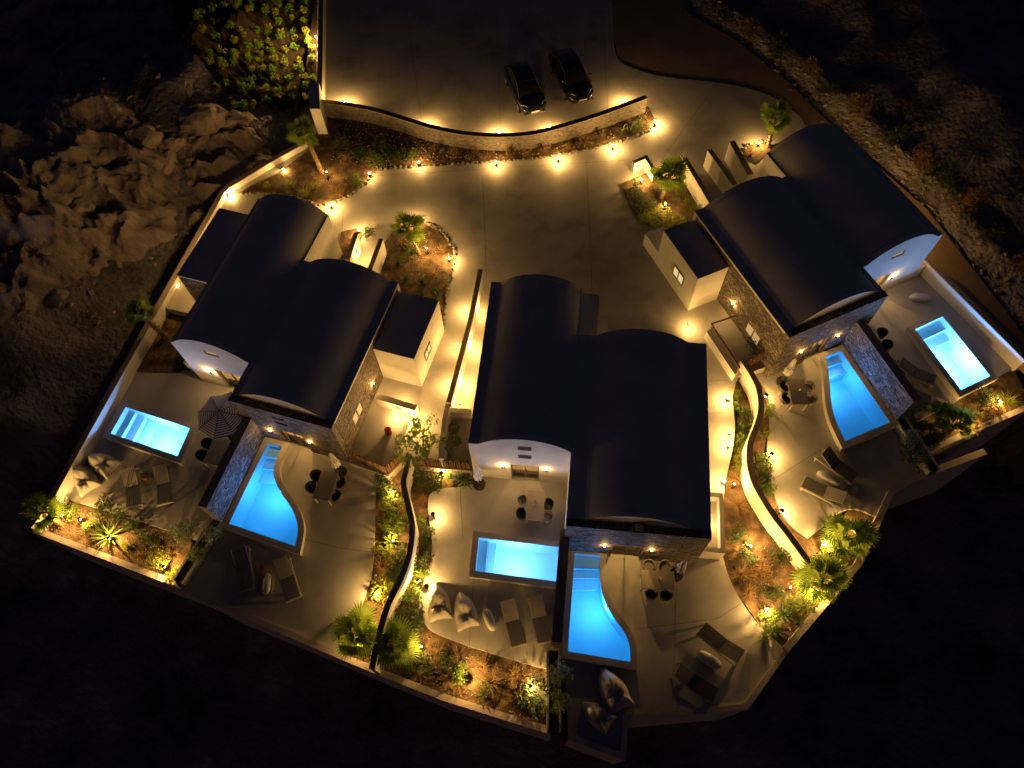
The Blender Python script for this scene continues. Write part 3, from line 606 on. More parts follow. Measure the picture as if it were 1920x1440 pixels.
def vault(root, x0, x1, y0, y1, sl, sr, rise, stone, door, front_holes=(), left=None, right=None, lh=(), rh=(), name=''):
    """one barrel-vaulted wing; left/right give the side wall material (None: a party wall is left plain)"""
    zb = T - 0.5
    prof = arc_profile(x0, x1, sl, sr, ZE, rise)
    if stone:
        outl = [(x0, zb), (x1, zb), (x1, ZE + .06), (x0, ZE + .06)]
        MB().slab(outl, [rect(*door)] + [rect(*h) for h in front_holes], (0, y0, 0), (1, 0, 0), (0, 0, 1), 0.34).build('front_wall', STONE, root)
        g = arc_profile(x0 + 0.0, x1, sl, sr, ZE + .02, rise, lift=.03)
        MB().slab([(x0 + sl, ZE - .05), (x1 - sr, ZE - .05)] + [p for p in g if x0 + sl - .001 <= p[0] <= x1 - sr + .001][::-1], [], (0, y0 + .36, 0), (1, 0, 0), (0, 0, 1), 0.2).build('gable', PLASTER, root, smooth=40)
        MB().box(x0, x0 + sl - .004, y0 + .342, y0 + .56, ZE - .15, ZE + .004).box(x1 - sr + .004, x1, y0 + .342, y0 + .56, ZE - .15, ZE + .004).box(x0 + sl, x1 - sr, y0 + .342, y0 + .358, ZE - .2, ZE - .03).build('gutter_strip', ROOFP, root)
        yr = y0 + .562
    else:
        g = arc_profile(x0, x1, sl, sr, ZE, rise, lift=.05)
        MB().slab([(x0, zb), (x1, zb)] + g[::-1], [rect(*door)] + [rect(*h) for h in front_holes], (0, y0, 0), (1, 0, 0), (0, 0, 1), 0.3).build('front_wall', PLASTER, root, smooth=40)
        yr = y0 + .302
    g = arc_profile(x0, x1, sl, sr, ZE, rise, lift=.02)
    MB().slab([(x0, -.2), (x1, -.2)] + g[::-1], [], (0, y1 - .25, 0), (1, 0, 0), (0, 0, 1), 0.25).build('back_wall', PLASTER, root, smooth=40)
    # roof shell
    n = len(prof); vs = []; fs = []
    for y in (yr, y1 - .252):
        vs += [(p[0], y, p[1]) for p in prof] + [(prof[-1][0], y, ZE - .15), (prof[0][0], y, ZE - .15)]
    k = n + 2
    for i in range(k): fs.append((i, (i + 1) % k, k + (i + 1) % k, k + i))
    MB().add(vs, fs + [tuple(range(k - 1, -1, -1)), tuple(range(k, 2 * k))]).build('roof', ROOFP, root, smooth=25)
    a = yr - .2 if stone else yr; b = y1 - .255
    MB().slab([(a, -.3), (b, -.3), (b, ZE - .16), (a, ZE - .16)], [rect(*h) for h in lh], (x0 + .25, 0, 0), (0, 1, 0), (0, 0, 1), 0.25).xform(Matrix.Translation((0, 0, 0))).build('side_wall', left or PLASTER, root)
    MB().slab([(a, -.3), (b, -.3), (b, ZE - .16), (a, ZE - .16)], [rect(*h) for h in rh], (x1, 0, 0), (0, 1, 0), (0, 0, 1), 0.25).build('side_wall', right or PLASTER, root)
    dx0, dx1, dz0, dz1 = door
    glazed(root, name, 'door', dx0, dx1, dz0 + .02, dz1, y0 + (.2 if stone else .18), 'x', 1)
    MB().box(dx0 - .05, dx1 + .05, y0 - .02, y0 + .3, dz0 - .05, dz0 + .018).build('threshold', COPING, root)
def interior(root, label, x, y, z, power):
    p = LOCM[root.name] @ Vector((x, y, z)); t = thing('room_lamp', label, 'lamp', (p.x, p.y, p.z + 0.15), 0, 'lamps glowing inside the villas')
    MB().lathe([(0.02, 0.0), (0.14, -0.05), (0.16, -0.1), (0.02, -0.11)], 14).build('lamp_shade', CANVAS, t)
    MB().tube([(0, 0, 0), (0, 0, ZE - .2 - z - .15)], 0.01, 6).build('cord', METAL, t)
    point('room_light', (p.x, p.y, p.z - 0.05), power, WARM, 0.08, t)

# ---- left villa
vl = thing('villa', 'villa on the left with stone front beside the striped parasol', 'villa', (*FL.o, 0), FL.a, 'vaulted villas')
vault(vl, 0, 4.12, 0, 9.35, .12, .10, .85, False, (1.55, 2.95, T, 1.45), [(1.72, 2.5, 2.98, 3.4)], name='a')
glazed(vl, '', 'window', 1.72, 2.5, 2.98, 3.4, .035, 'x', 0)
GLOW = lens('lit_gable_window', (1.0, 0.50, 0.16), 0.42)
MB().box(1.73, 2.49, .07, .08, 2.99, 3.39).build('window_glow', GLOW, vl)
vault(vl, 4.125, 9.25, -2.09, 6.23, .35, .42, .85, True, (5.95, 7.25, T, 1.4), [(6.1, 6.75, 2.7, 2.9), (6.1, 6.75, 2.15, 2.35)], right=STONE, rh=[(-.65, .42, .55, 1.5)])
for zz in (2.7, 2.15): MB().box(6.102, 6.748, -1.98, -1.95, zz + .002, zz + .198).build('vent', WOOD, vl)
glazed(vl, '', 'window', -.65, .42, .55, 1.5, 9.2, 'y', 1)
MB().box(9.14, 9.15, -.64, .41, .56, 1.49).build('window_glow', lens('lit_side_window', (1.0, 0.62, 0.25), 0.5), vl)
MB().box(9.26, 11.35, 2.6, 6.1, -.2, 2.6).build('annexe', PLASTER, vl)
MB().box(9.255, 11.36, 2.59, 6.11, 2.603, 2.8).build('annexe_roof', ROOFP, vl)
glazed(vl, '', 'window', 3.55, 4.35, 1.0, 1.7, 11.37, 'y', 1)
MB().box(11.352, 11.362, 3.6, 4.3, 1.05, 1.65).build('window_glow', lens('lit_window', (1.0, 0.72, 0.34), 0.8), vl)
MB().box(-2.25, -.02, 4.05, 8.7, -.2, 2.5).build('store_room', STONE, vl)
MB().box(-2.27, -.015, 4.03, 8.72, 2.503, 2.6).build('store_room_roof', ROOFP, vl)
interior(vl, 'lamp inside the white-fronted wing of the left villa', 2.2, 1.4, 1.9, 30)
interior(vl, 'lamp behind the stone-front glass door of the left villa', 6.6, -.7, 1.7, 34)
# ---- centre villa
vc = thing('villa', 'villa in the middle with white arched gable above the small table', 'villa', (*FC.o, 0), FC.a, 'vaulted villas')
vault(vc, 0, 4.49, 0, 8.75, .45, .05, .85, False, (1.8, 3.12, T, 1.35), [(2.18, 2.78, 3.08, 3.5), (2.18, 2.78, 2.18, 2.58)])
for z0, z1 in ((3.08, 3.5), (2.18, 2.58)): MB().box(2.182, 2.778, .2, .23, z0 + .002, z1 - .002).build('vent', WOOD, vc)
vault(vc, 4.495, 10.42, -3.32, 6.05, .75, .85, .85, True, (6.65, 7.95, T, 1.4))
MB().box(7.2, 7.72, -3.42, -3.02, ZE - .25, ZE + .32).build('chimney', WOOD, vc)
MB().box(7.28, 7.64, -3.36, -3.08, ZE + .322, ZE + .36).build('chimney_cap', COPING, vc)
MB().box(4.5, 5.35, 6.2, 8.9, -.2, 2.5).build('porch', PLASTER, vc)
MB().box(4.495, 5.37, 6.12, 8.92, 2.503, 2.62).build('porch_roof', ROOFP, vc)
MB().box(5.4, 6.0, 6.1, 8.8, -.2, .9).build('entrance_block', PLASTER, vc)
for x0, x1, y0, y1 in ((10.43, 11.6, -.42, -.2), (10.43, 11.6, -3.0, -2.78), (11.4, 11.602, -2.779, -.421)): MB().box(x0, x1, y0, y1, T - .2, .55).build('light_well_wall', PLASTER, vc)
interior(vc, 'lamp inside the white-fronted wing of the centre villa', 2.5, 1.4, 1.7, 22)
interior(vc, 'lamp behind the stone-front glass door of the centre villa', 7.3, -1.9, 1.7, 32)
# ---- right villa
vr = thing('villa', 'villa on the right beside the dirt road with blue-lit gable', 'villa', (*FR.o, 0), FR.a, 'vaulted villas')
vault(vr, 0, 5.6, 0, 8.55, .55, .25, .85, True, (2.15, 3.3, T, 1.4), left=STONE, lh=[(1.4, 2.6, .35, 1.2)])
glazed(vr, '', 'window', 1.4, 2.6, .35, 1.2, .05, 'y', 1)
MB().box(.10, .11, 1.41, 2.59, .36, 1.19).build('window_glow', lens('lit_side_window', (1.0, 0.62, 0.25), 0.5), vr)
vault(vr, 5.605, 10.4, 1.9, 10.45, .15, .35, .9, False, (7.0, 8.3, T, 1.4), [(7.38, 8.2, 2.92, 3.32)])
glazed(vr, '', 'window', 7.38, 8.2, 2.92, 3.32, 1.935, 'x', 0)
MB().box(7.39, 8.19, 1.97, 1.98, 2.93, 3.31).build('window_glow', GLOW, vr)
MB().box(-1.78, -.01, 5.02, 8.45, -.2, 2.6).build('annexe', PLASTER, vr)
MB().box(-1.79, -.005, 5.01, 8.46, 2.603, 2.8).build('annexe_roof', ROOFP, vr)
MB().box(-1.77, -.6, 8.47, 9.95, -.2, .95).build('annexe_step', PLASTER, vr)
glazed(vr, '', 'window', 5.95, 6.95, 1.0, 1.75, -1.80, 'y', 1)
MB().box(-1.792, -1.782, 6.0, 6.9, 1.05, 1.7).build('window_glow', lens('lit_window', (1.0, 0.72, 0.34), 0.8), vr)
for x0, x1, y0, y1 in ((10.41, 11.05, 1.95, 2.15), (10.9, 11.052, 2.151, 3.6), (10.41, 11.05, 3.601, 3.75)): MB().box(x0, x1, y0, y1, T - .2, .35).build('light_well_wall', PLASTER, vr)
interior(vr, 'lamp behind the stone-front glass door of the right villa', 2.7, 1.3, 1.7, 30)
interior(vr, 'lamp inside the white-fronted wing of the right villa', 7.6, 3.2, 1.7, 34)
for lab, fr, x0, x1, y0, y1 in (('white light-well box at the front corner of the left villa', FL, -.85, -.05, .35, 1.5),):
    o = thing('light_well', lab, 'light well', (*fr.o, 0), fr.a)
    for a in ((x0, x1, y0, y0 + .15), (x0, x0 + .15, y0 + .151, y1), (x0 + .151, x1, y1 - .15, y1)): MB().box(*a, T - .2, .45).build('well_wall', PLASTER, o)

# ================================================================== LAMPS
def lamp_post(px, py, label, power=16, z=0.0, h=0.34, grp='low bollard lamps round the court and beds', hat=False):
    p = P(px, py, z + h); t = thing('path_lamp', label, 'lamp', (p.x, p.y, z), 0, grp)
    MB().tube([(0, 0, -0.02), (0, 0, h - 0.07)], [0.035, 0.03], 10).build('stem', METAL, t)
    MB().lathe([(0.045, h - 0.07), (0.05, h - 0.03), (0.03, h), (0.008, h + 0.01)], 12).build('lens', LENS, t)
    if hat:                                    # cap and stay added to keep the light off the house fronts
        MB().lathe([(0.012, h + 0.09), (0.105, h + 0.095), (0.10, h + 0.12), (0.03, h + 0.14)], 16).build('cap', METAL, t)
        MB().tube([(0, 0, h), (0, 0, h + 0.092)], 0.006, 6).build('cap_stay', METAL, t)
    point('path_light', (p.x + (0.03 if hat else 0), p.y, z + h + 0.06), power * 1.25, WARM, 0.03 if hat else 0.045, t)
def lamp_spot(px, py, label, power=14, z=TB):
    p = P(px, py, z + 0.5); t = thing('garden_spot', label, 'lamp', (p.x, p.y, z), 0, 'garden spots among the plants')
    MB().tube([(0, 0, -0.05), (0, 0, 0.43)], 0.012, 6).build('spike', METAL, t)
    MB().lathe([(0.02, 0.42), (0.042, 0.44), (0.045, 0.49), (0.04, 0.492)], 12).build('housing', METAL, t)
    MB().lathe([(0.035, 0.4925), (0.025, 0.505), (0.006, 0.51)], 12).build('lens', LENS, t)
    if any(k in label for k in ('spiky plant', 'green bush', 'nearest the corner', 'centre front bed', 'beanbag terrace')):   # hoods added to keep warm light off the gables
        MB().lathe([(0.01, 0.605), (0.075, 0.61), (0.07, 0.63), (0.02, 0.64)], 14).build('hood', METAL, t); MB().tube([(0, 0, 0.51), (0, 0, 0.606)], 0.005, 6).build('hood_stay', METAL, t)
        point('spot_light', (p.x + 0.02, p.y, z + 0.575), power * 1.9, WARM, 0.02, t)
    else: point('spot_light', (p.x, p.y, z + 0.58), power * 1.6, WARM, 0.045, t)
def sconce(frame, x, y, z, nx, ny, label, power=3.0):
    """small box lamp on a wall; (nx, ny) is the local outward direction"""
    b = frame.w(x, y); n = (frame.u * nx + frame.v * ny); t = thing('wall_sconce', label, 'lamp', (b.x, b.y, z), math.atan2(n.y, n.x), 'sconces on the villa fronts')
    MB().box(0.002, 0.05, -0.05, 0.05, -0.11, 0.09).build('housing', METAL, t)
    MB().box(0.012, 0.044, -0.04, 0.04, 0.0905, 0.098).build('lens', LENS, t)
    q = Vector((b.x, b.y, z)) + Vector((n.x, n.y, 0)) * 0.085
    point('sconce_light', (q.x, q.y, z + 0.12), power, WARM, 0.03, t)
def wall_lamp(px, py, z, rz, label, power=11, grp='small lamps on the garden walls'):
    p = P(px, py, z); t = thing('wall_lamp', label, 'lamp', p, rz, grp)
    MB().box(-0.035, 0.0, -0.06, 0.06, -0.06, 0.06).build('housing', METAL, t)
    MB().box(0.0005, 0.012, -0.045, 0.045, -0.045, 0.045).build('lens', LENS, t)
    d = Vector((math.cos(rz), math.sin(rz), 0)) * 0.11
    point('wall_light', p + d, power, WARM, 0.04, t)
# sconces on the six fronts
sconce(FL, 1.13, 0, 1.0, 0, -1, 'sconce beside the arched white gable door of the left villa', 5.5)
sconce(FL, 5.45, -2.09, .85, 0, -1, 'sconce over the narrow end of the left villa curved pool')
sconce(FL, 7.5, -2.09, .75, 0, -1, 'sconce between glass door and closed parasol at the left villa')
sconce(FC, 1.45, 0, 1.05, 0, -1, 'sconce left of the white gable door of the centre villa')
sconce(FC, 3.45, 0, 1.05, 0, -1, 'sconce right of the white gable door of the centre villa')
sconce(FC, 6.26, -3.32, 1.0, 0, -1, 'sconce over the narrow end of the centre villa curved pool')
sconce(FC, 8.32, -3.32, 1.0, 0, -1, 'sconce between stone-front door and closed parasol at the centre villa')
sconce(FR, 1.48, 0, .95, 0, -1, 'sconce left of the stone-front door of the right villa')
sconce(FR, 3.65, 0, 1.0, 0, -1, 'sconce over the narrow end of the right villa curved pool')
sconce(FR, 8.6, 1.9, .8, 0, -1, 'sconce on the blue-lit gable of the right villa', 5.5)
sconce(FL, 9.25, 1.66, .85, 1, 0, 'sconce on the stone side wall of the left villa', 5)
sconce(FR, 0.0, 3.89, .95, -1, 0, 'sconce on the stone side wall of the right villa', 5)
sconce(FL, -2.25, 8.0, 1.9, -1, 0, 'added unseen upper sconce on the outer side of the left villa store room', 25)  # out of view, added to light the rock slope
sconce(FL, -2.25, 5.0, 1.9, -1, 0, 'added unseen lower sconce on the outer side of the left villa store room', 25)  # second added lamp for the slope, also unseen
sconce(FR, 10.4, 8.6, 0.9, 1, 0, 'added unseen upper sconce on the dirt road side of the right villa', 26)  # unseen lamp added to brighten the dirt road
sconce(FR, 10.4, 4.6, 0.9, 1, 0, 'added unseen lower sconce on the dirt road side of the right villa', 30)  # added for the road too, hidden below the roof edge
# boundary wall, west
wall_lamp(430, 367, 0.1, R_(-30), 'wall lamp at the bend of the long left boundary wall', 13)
wall_lamp(531, 317, 0.15, R_(-55), 'wall lamp on the boundary wall above the entrance palm bed', 13)
wall_lamp(378, 438, 0.2, R_(-20), 'wall lamp beside the store room of the left villa', 7)
wall_lamp(330, 535, 0.0, R_(-20), 'wall lamp above the leaning palm on the left boundary wall', 13)
wall_lamp(272, 630, 0.0, R_(-20), 'wall lamp beside the leaning palm trunk', 13)
# court edge and beds
for a in (
    (620, 383, 'bollard lamp at the lowest tip of the entrance palm bed', 20),
    (692, 324, 'bollard lamp in the elbow of the long soil bed', 9),
    (785, 303, 'bollard lamp at the left third of the long soil bed', 14),
    (930, 303, 'bollard lamp at the middle of the long soil bed edge', 17),
    (1047, 295, 'bollard lamp on the long soil bed below the right parked car', 17),
    (1150, 272, 'bollard lamp on the long soil bed below the metal letters', 17),
    (1229, 228, 'bollard lamp at the right tip of the long soil bed', 26),
    (645, 190, 'bollard lamp in the left corner of the car park', 26),
    (800, 232, 'bollard lamp on the car park side of the curved wall, left half', 26),
    (935, 247, 'bollard lamp in front of the left parked car', 24),
    (1030, 237, 'bollard lamp in front of the gap between the cars', 18),
    (1172, 188, 'bollard lamp on the car park side below the right wall end', 26),
    (672, 430, 'bollard lamp casting plant shadows near the left villa entrance', 15),
    (778, 411, 'bollard lamp behind the round bed palm', 13),
    (842, 484, 'bollard lamp on the right edge of the round bed', 15),
    (1203, 335, 'bollard lamp left of the right villa court palm', 17),
    (1255, 318, 'bollard lamp behind the right villa court palm', 12),
    (1424, 268, 'bollard lamp beside the tall back palm of the right villa', 17),
    ): lamp_post(*a)
wall_lamp(674, 472, 0.75, R_(-20), 'wall lamp between the two entrance walls of the left villa', 9)
lamp_post(592, 68, 'bollard lamp lighting the shrub rows beside the car park', 220, z=-0.6, h=1.28)
lamp_spot(800, 465, 'bright garden spot in the middle of the round bed', 11, UB)
lamp_spot(1248, 384, 'bright garden spot at the foot of the court palm', 11, UB)
lamp_spot(612, 322, 'garden spot at the foot of the entrance palm', 9, UB)
# alley with paired lamps
for i, (xl, yl, xr, yr) in enumerate(((874, 575, 897, 577), (859, 645, 882, 645), (842, 713, 867, 715))):
    w3 = ('uppermost', 'middle', 'lowest')[i]
    wall_lamp(xl, yl, 0.55, R_(172), w3 + ' lamp on the court side of the thin alley wall', 11)
    wall_lamp(xr, yr, 0.55, R_(-8), w3 + ' lamp on the centre villa side of the thin alley wall', 11)
wall_lamp(862, 758, 0.6, R_(85), 'lamp on the short wall across the alley', 6)
wall_lamp(752, 754, 0.45, R_(72), 'lamp on the far side of the low patio wall', 8)
wall_lamp(744, 775, 0.45, R_(-108), 'lamp on the patio side of the low patio wall', 9)
lamp_spot(781, 790, 'garden spot under the leafy tree', 12, 0.0)
# centre villa, east alley and right villa patio
for a in ((1366, 745, 'bollard lamp in the alley right of the centre villa, uppermost', 15), (1370, 810, 'bollard lamp in the right alley, upper of a close pair', 9), (1368, 834, 'bollard lamp in the right alley, lower of a close pair', 12), (1358, 902, 'bollard lamp at the lower end of the right alley', 13)): lamp_post(*a)
wall_lamp(1291, 608, 0.5, R_(15), 'wall lamp below the right villa annexe', 10)
lamp_spot(1377, 907, 'garden spot at the narrow end of the bed beside the right alley', 9)
# beds between the terraces
for a in (
    (737, 922, 'garden spot at the top of the left winding bed', 14),
    (737, 1013, 'garden spot halfway down the left winding bed', 13),
    (706, 1117, 'garden spot low in the left winding bed', 20),
    (784, 1089, 'garden spot between winding wall and beanbag terrace', 10),
    (790, 1212, 'garden spot beside the front fan palms', 13),
    (880, 1268, 'garden spot left of the two in the centre front bed', 13),
    (995, 1287, 'garden spot right of the two in the centre front bed', 13),
    (150, 974, 'garden spot nearest the corner palm', 16),
    (205, 1010, 'garden spot under the spiky plant in the corner bed', 19),
    (308, 1063, 'garden spot under the green bush in the corner bed', 18),
    (116, 966, 'garden spot behind the corner palm', 11),
    (1408, 1024, 'garden spot at the top of the wide right bed', 20),
    (1437, 1143, 'garden spot beside the centre terrace edge in the wide right bed', 26),
    (1482, 1101, 'small garden spot in the dark middle of the wide right bed', 6),
    (684, 1203, 'garden spot under the big fan palm', 16),
    (1528, 1112, 'garden spot under the palm at the sloping wall', 15),
    (1592, 992, 'garden spot in the pocket bed of the right terrace', 12),
    (1875, 752, 'garden spot at the right end of the right villa front bed', 15),
    (1810, 788, 'garden spot between the palms of the right villa front bed', 12),
    ): lamp_spot(*a)
lamp_post(828, 888, 'lamp with an added hood under the slat fence of the centre villa', 11, TB, 0.3, hat=True)
lamp_post(1545, 1020, 'bright bollard lamp with palm shadows at the end of the winding wall', 34, TB, 0.5)
for a in ((812, 965, 'bollard lamp washing the left edge of the beanbag terrace', 14), (800, 1100, 'bollard lamp behind the left pale beanbag', 15), (1436, 742, 'bollard lamp between the winding wall and right villa table', 13), (1446, 852, 'bollard lamp where the winding wall bulges toward the right terrace', 20), (1465, 958, 'bollard lamp on the right terrace near the pocket bed', 20)):
    lamp_post(*a, z=T, h=0.42, grp='bollard lamps along the terrace edges', hat=True)
p = FC.w(10.9, -1.6); tl = thing('well_lamp', 'lamp in the light well at the right side of the centre villa', 'lamp', (p.x, p.y, 0.004))
MB().lathe([(0.09, 0), (0.1, 0.05), (0.05, 0.1)], 12).build('lens', LENS, tl); point('well_light', (p.x, p.y, 0.2), 7, WARM, 0.06, tl)
p = FL.w(-.4, 1.0); tl = thing('well_lamp', 'lamp in the light well at the left villa corner', 'lamp', (p.x, p.y, 0.004))
MB().lathe([(0.09, 0), (0.1, 0.05), (0.05, 0.1)], 12).build('lens', LENS, tl); point('well_light', (p.x, p.y, 0.2), 7, WARM, 0.06, tl)
p = FR.w(10.65, 2.9); tl = thing('well_lamp', 'lamp in the light well at the right villa corner', 'lamp', (p.x, p.y, 0.004))
MB().lathe([(0.09, 0), (0.1, 0.05), (0.05, 0.1)], 12).build('lens', LENS, tl); point('well_light', (p.x, p.y, 0.2), 6, WARM, 0.06, tl)

# ================================================================== FURNITURE
def centre(pts, z): 
    q = [P(*p, z) for p in pts]; return sum(q, Vector()) / len(q)
# ---- sunbeds: x along the bed, head at +x
def make_bed(mt, frame_mt, ang):
    r = thing('sunbed', '', 'sunbed', (0, 0, T))
    MB().box(-1.0, 1.0, -.36, -.325, .18, .27).box(-1.0, 1.0, .325, .36, .18, .27).box(-1.0, -.96, -.324, .324, .18, .27).box(.96, 1.0, -.324, .324, .18, .27).build('frame', frame_mt, r)
    for x in (-.9, .9):
        for y in (-.33, .33): MB().box(x - .03, x + .03, y - .03, y + .03, 0, .179).build('leg', frame_mt, r)
    me = MB().bbox(-.97, .08, -.0435, .0435, .275, .31, .008).mesh('seat_slat'); me.materials.append(mt)
    for i in range(7): link('seat_slat', me, r, loc=(0, -.279 + .093 * i, 0))
    bk = MB().box(0, .9, -.32, .32, .0, .02).build('backrest', frame_mt, r); bk.location = (.1, 0, .28); bk.rotation_euler = (0, -R_(ang), 0)
    me = MB().bbox(0, .9, -.0435, .0435, .022, .055, .008).mesh('back_slat'); me.materials.append(mt)
    for i in range(7): link('back_slat', me, bk, loc=(0, -.279 + .093 * i, 0))
    return r
BEDS = [make_bed(CUSH, FRAMEW, 24), make_bed(CUSHD, FRAMEW, 32)]
used = set()
def put(proto, key, loc, rz, label, group):
    if key in used: return dup(proto, loc, rz, label, group)
    used.add(key); proto.location = loc; proto.rotation_euler = (0, 0, rz); proto['label'] = label; proto['group'] = group; return proto
def bed_at(foot, head, label, v=0):
    a, b = P(*foot, T + .25), P(*head, T + .25); c = (a + b) / 2; put(BEDS[v], 'bed%d' % v, (c.x, c.y, T), math.atan2(b.y - a.y, b.x - a.x), label, 'sunbeds on the terraces')
bed_at((250, 950), (247, 880), 'slatted sunbed next to the beanbags on the left villa terrace')
bed_at((308, 944), (306, 876), 'slatted sunbed farther from the beanbags on the left villa terrace')
bed_at((461, 1096), (453, 1038), 'shaded sunbed nearer the planter on the left villa lower terrace')
bed_at((550, 1122), (529, 1050), 'sunbed right of the pebble seat on the left villa lower terrace')
bed_at((973, 1211), (951, 1126), 'sunbed beside the pebble seat on the centre villa terrace')
bed_at((1022, 1203), (1002, 1120), 'sunbed beside the dark divider wall on the centre villa terrace')
bed_at((1316, 1178), (1388, 1238), 'dark sunbed nearer the curved garden edge on the centre villa terrace', 1)
bed_at((1340, 1303), (1264, 1256), 'dark sunbed at the lower side of the pebble seat on the centre terrace', 1)
bed_at((1512, 906), (1576, 938), 'sunbed nearer the pocket bed on the right villa terrace')
bed_at((1598, 894), (1540, 852), 'dark sunbed nearer the pool on the right villa terrace', 1)
bed_at((1748, 712), (1684, 686), 'sunbed with a wooden stool behind the right villa divider wall')
bed_at((1733, 748), (1682, 730), 'half hidden sunbed behind shrubs of the right villa divider wall')
# ---- dining tables
def make_table(L=1.45, W=.82):
    r = thing('dining_table', '', 'table', (0, 0, T))
    MB().bbox(-L / 2, L / 2, -W / 2, W / 2, .70, .74, .008).build('table_top', TABLE, r)
    for x in (-L / 2 + .06, L / 2 - .06):
        for y in (-W / 2 + .06, W / 2 - .06): MB().box(x - .025, x + .025, y - .025, y + .025, 0, .699).build('leg', FRAMEW, r)
    MB().box(-L / 2 + .1, L / 2 - .1, -.02, .02, .60, .66).build('apron', FRAMEW, r)
    return r
TBL = make_table()
def make_chair(mt, legm):
    r = thing('tub_chair', '', 'chair', (0, 0, T))
    MB().lathe([(.20, .40), (.235, .42), (.235, .46), (.20, .475)], 20).build('seat', mt, r)
    n = 18; vs = []; fs = []
    for i in range(n + 1):
        t = R_(70) + R_(220) * i / n; h = .64 + .16 * math.sin(math.pi * i / n); cx, sy = math.cos(t), math.sin(t)
        vs += [(cx * .225, sy * .225, .44), (cx * .26, sy * .26, .44), (cx * .30, sy * .30, h), (cx * .262, sy * .262, h)]
    for i in range(n):
        a = i * 4
        for k in range(4): fs.append((a + k, a + 4 + k, a + 4 + (k + 1) % 4, a + (k + 1) % 4))
    fs += [(0, 1, 2, 3), (n * 4 + 3, n * 4 + 2, n * 4 + 1, n * 4)]
    MB().add(vs, fs).build('backrest', mt, r, smooth=40)
    for k in range(4):
        t = R_(45 + 90 * k); MB().tube([(.13 * math.cos(t), .13 * math.sin(t), .41), (.24 * math.cos(t), .24 * math.sin(t), 0)], [.018, .012], 8).build('leg', legm, r)
    return r
CH = [make_chair(SHELL, FRAMEW), make_chair(SHELLW, FRAMEW)]
def table_at(pts, z, label):
    c = centre(pts, T + .74); a = (P(*pts[0], z) + P(*pts[3], z)) / 2; b = (P(*pts[1], z) + P(*pts[2], z)) / 2
    put(TBL, 'tbl', (c.x, c.y, T), math.atan2(b.y - a.y, b.x - a.x), label, 'dining tables on the terraces'); return c, math.atan2(b.y - a.y, b.x - a.x)
def chair_at(px, py, rz, label, v=0):
    p = P(px, py, T + .6); put(CH[v], 'ch%d' % v, (p.x, p.y, T), rz, label, 'tub chairs at the dining tables')
# faces of the chairs look along +x of the chair (open side)
def set_(name, pts, chairs):
    c, a = table_at(pts, T + .74, 'pale dining table ' + name[0])
    for dx, dy, rot, lab, v in chairs:
        ca, sa = math.cos(a), math.sin(a)
        put(CH[v], 'ch%d' % v, (c.x + dx * ca - dy * sa, c.y + dx * sa + dy * ca, T), a + R_(rot), lab, 'tub chairs at the dining tables')
    return c, a
set_(('below the striped parasol',), [(411, 872), (432, 828), (399, 818), (379, 866)], [
    (.32, .62, -90, 'dark tub chair at the parasol table, upper one on the pool side', 0), (-.32, .62, -90, 'dark tub chair at the parasol table, lower one on the pool side', 0),
    (.30, -.60, 90, 'dark tub chair at the parasol table, upper one on the stone wall side', 0), (-.34, -.60, 90, 'dark tub chair at the parasol table, lower one on the stone wall side', 0),
    (1.0, -.35, 180, 'dark tub chair half under the striped parasol', 0)])
set_(('by the closed parasol on the left villa terrace',), [(616, 938), (633, 888), (604, 883), (586, 933)], [
    (.42, .60, -90, 'dark tub chair on the pool side of the left terrace table, nearer the house', 0), (-.18, .62, -90, 'dark tub chair on the pool side of the left terrace table, farther from the house', 0),
    (.30, -.60, 90, 'dark tub chair on the garden side of the left terrace table, nearer the house', 0), (-.36, -.60, 90, 'dark tub chair on the garden side of the left terrace table, farther from the house', 0)])
cc, ca = set_(('in front of the centre villa white gable',), [(1020, 975), (1022, 921), (988, 920), (985, 972)], [
    (.22, .56, -90, 'pale tub chair left of the white gable table, nearer the door', 1), (-.42, .58, -90, 'tub chair left of the white gable table, nearer the pool', 0),
    (.10, -.56, 90, 'tub chair right of the white gable table, nearer the door', 0), (-.48, -.56, 90, 'pale tub chair right of the white gable table, nearer the pool', 1)])
cd, cda = set_(('beside the closed parasol on the centre villa pool terrace',), [(1207, 1094), (1261, 1097), (1260, 1080), (1208, 1078)], [
    (-.36, .60, -90, 'pale tub chair at the house side of the centre pool table, left one', 1), (.34, .60, -90, 'pale tub chair at the house side of the centre pool table, right one', 1),
    (-.30, -.58, 90, 'dark tub chair at the open side of the centre pool table, left one', 0), (.34, -.58, 90, 'dark tub chair at the open side of the centre pool table, right one', 0)])
ce, cea = set_(('beside the curved pool of the right villa',), [(1485, 758), (1478, 718), (1508, 707), (1517, 755)], [
    (.36, -.58, 90, 'pale tub chair on the pool side of the right villa table, nearer the house', 1), (-.34, -.58, 90, 'pale tub chair on the pool side of the right villa table, farther from the house', 1),
    (.34, .58, -90, 'dark tub chair on the garden side of the right villa table, nearer the house', 0), (-.32, .58, -90, 'dark tub chair on the garden side of the right villa table, farther from the house', 0)])
set_(('against the dark divider wall of the right villa',), [(1648, 650), (1632, 612), (1620, 618), (1636, 655)], [
    (.28, -.66, 90, 'dark tub chair beside the right villa divider wall, nearer the house', 0), (-.45, -.66, 90, 'dark tub chair beside the right villa divider wall, farther from the house', 0)])
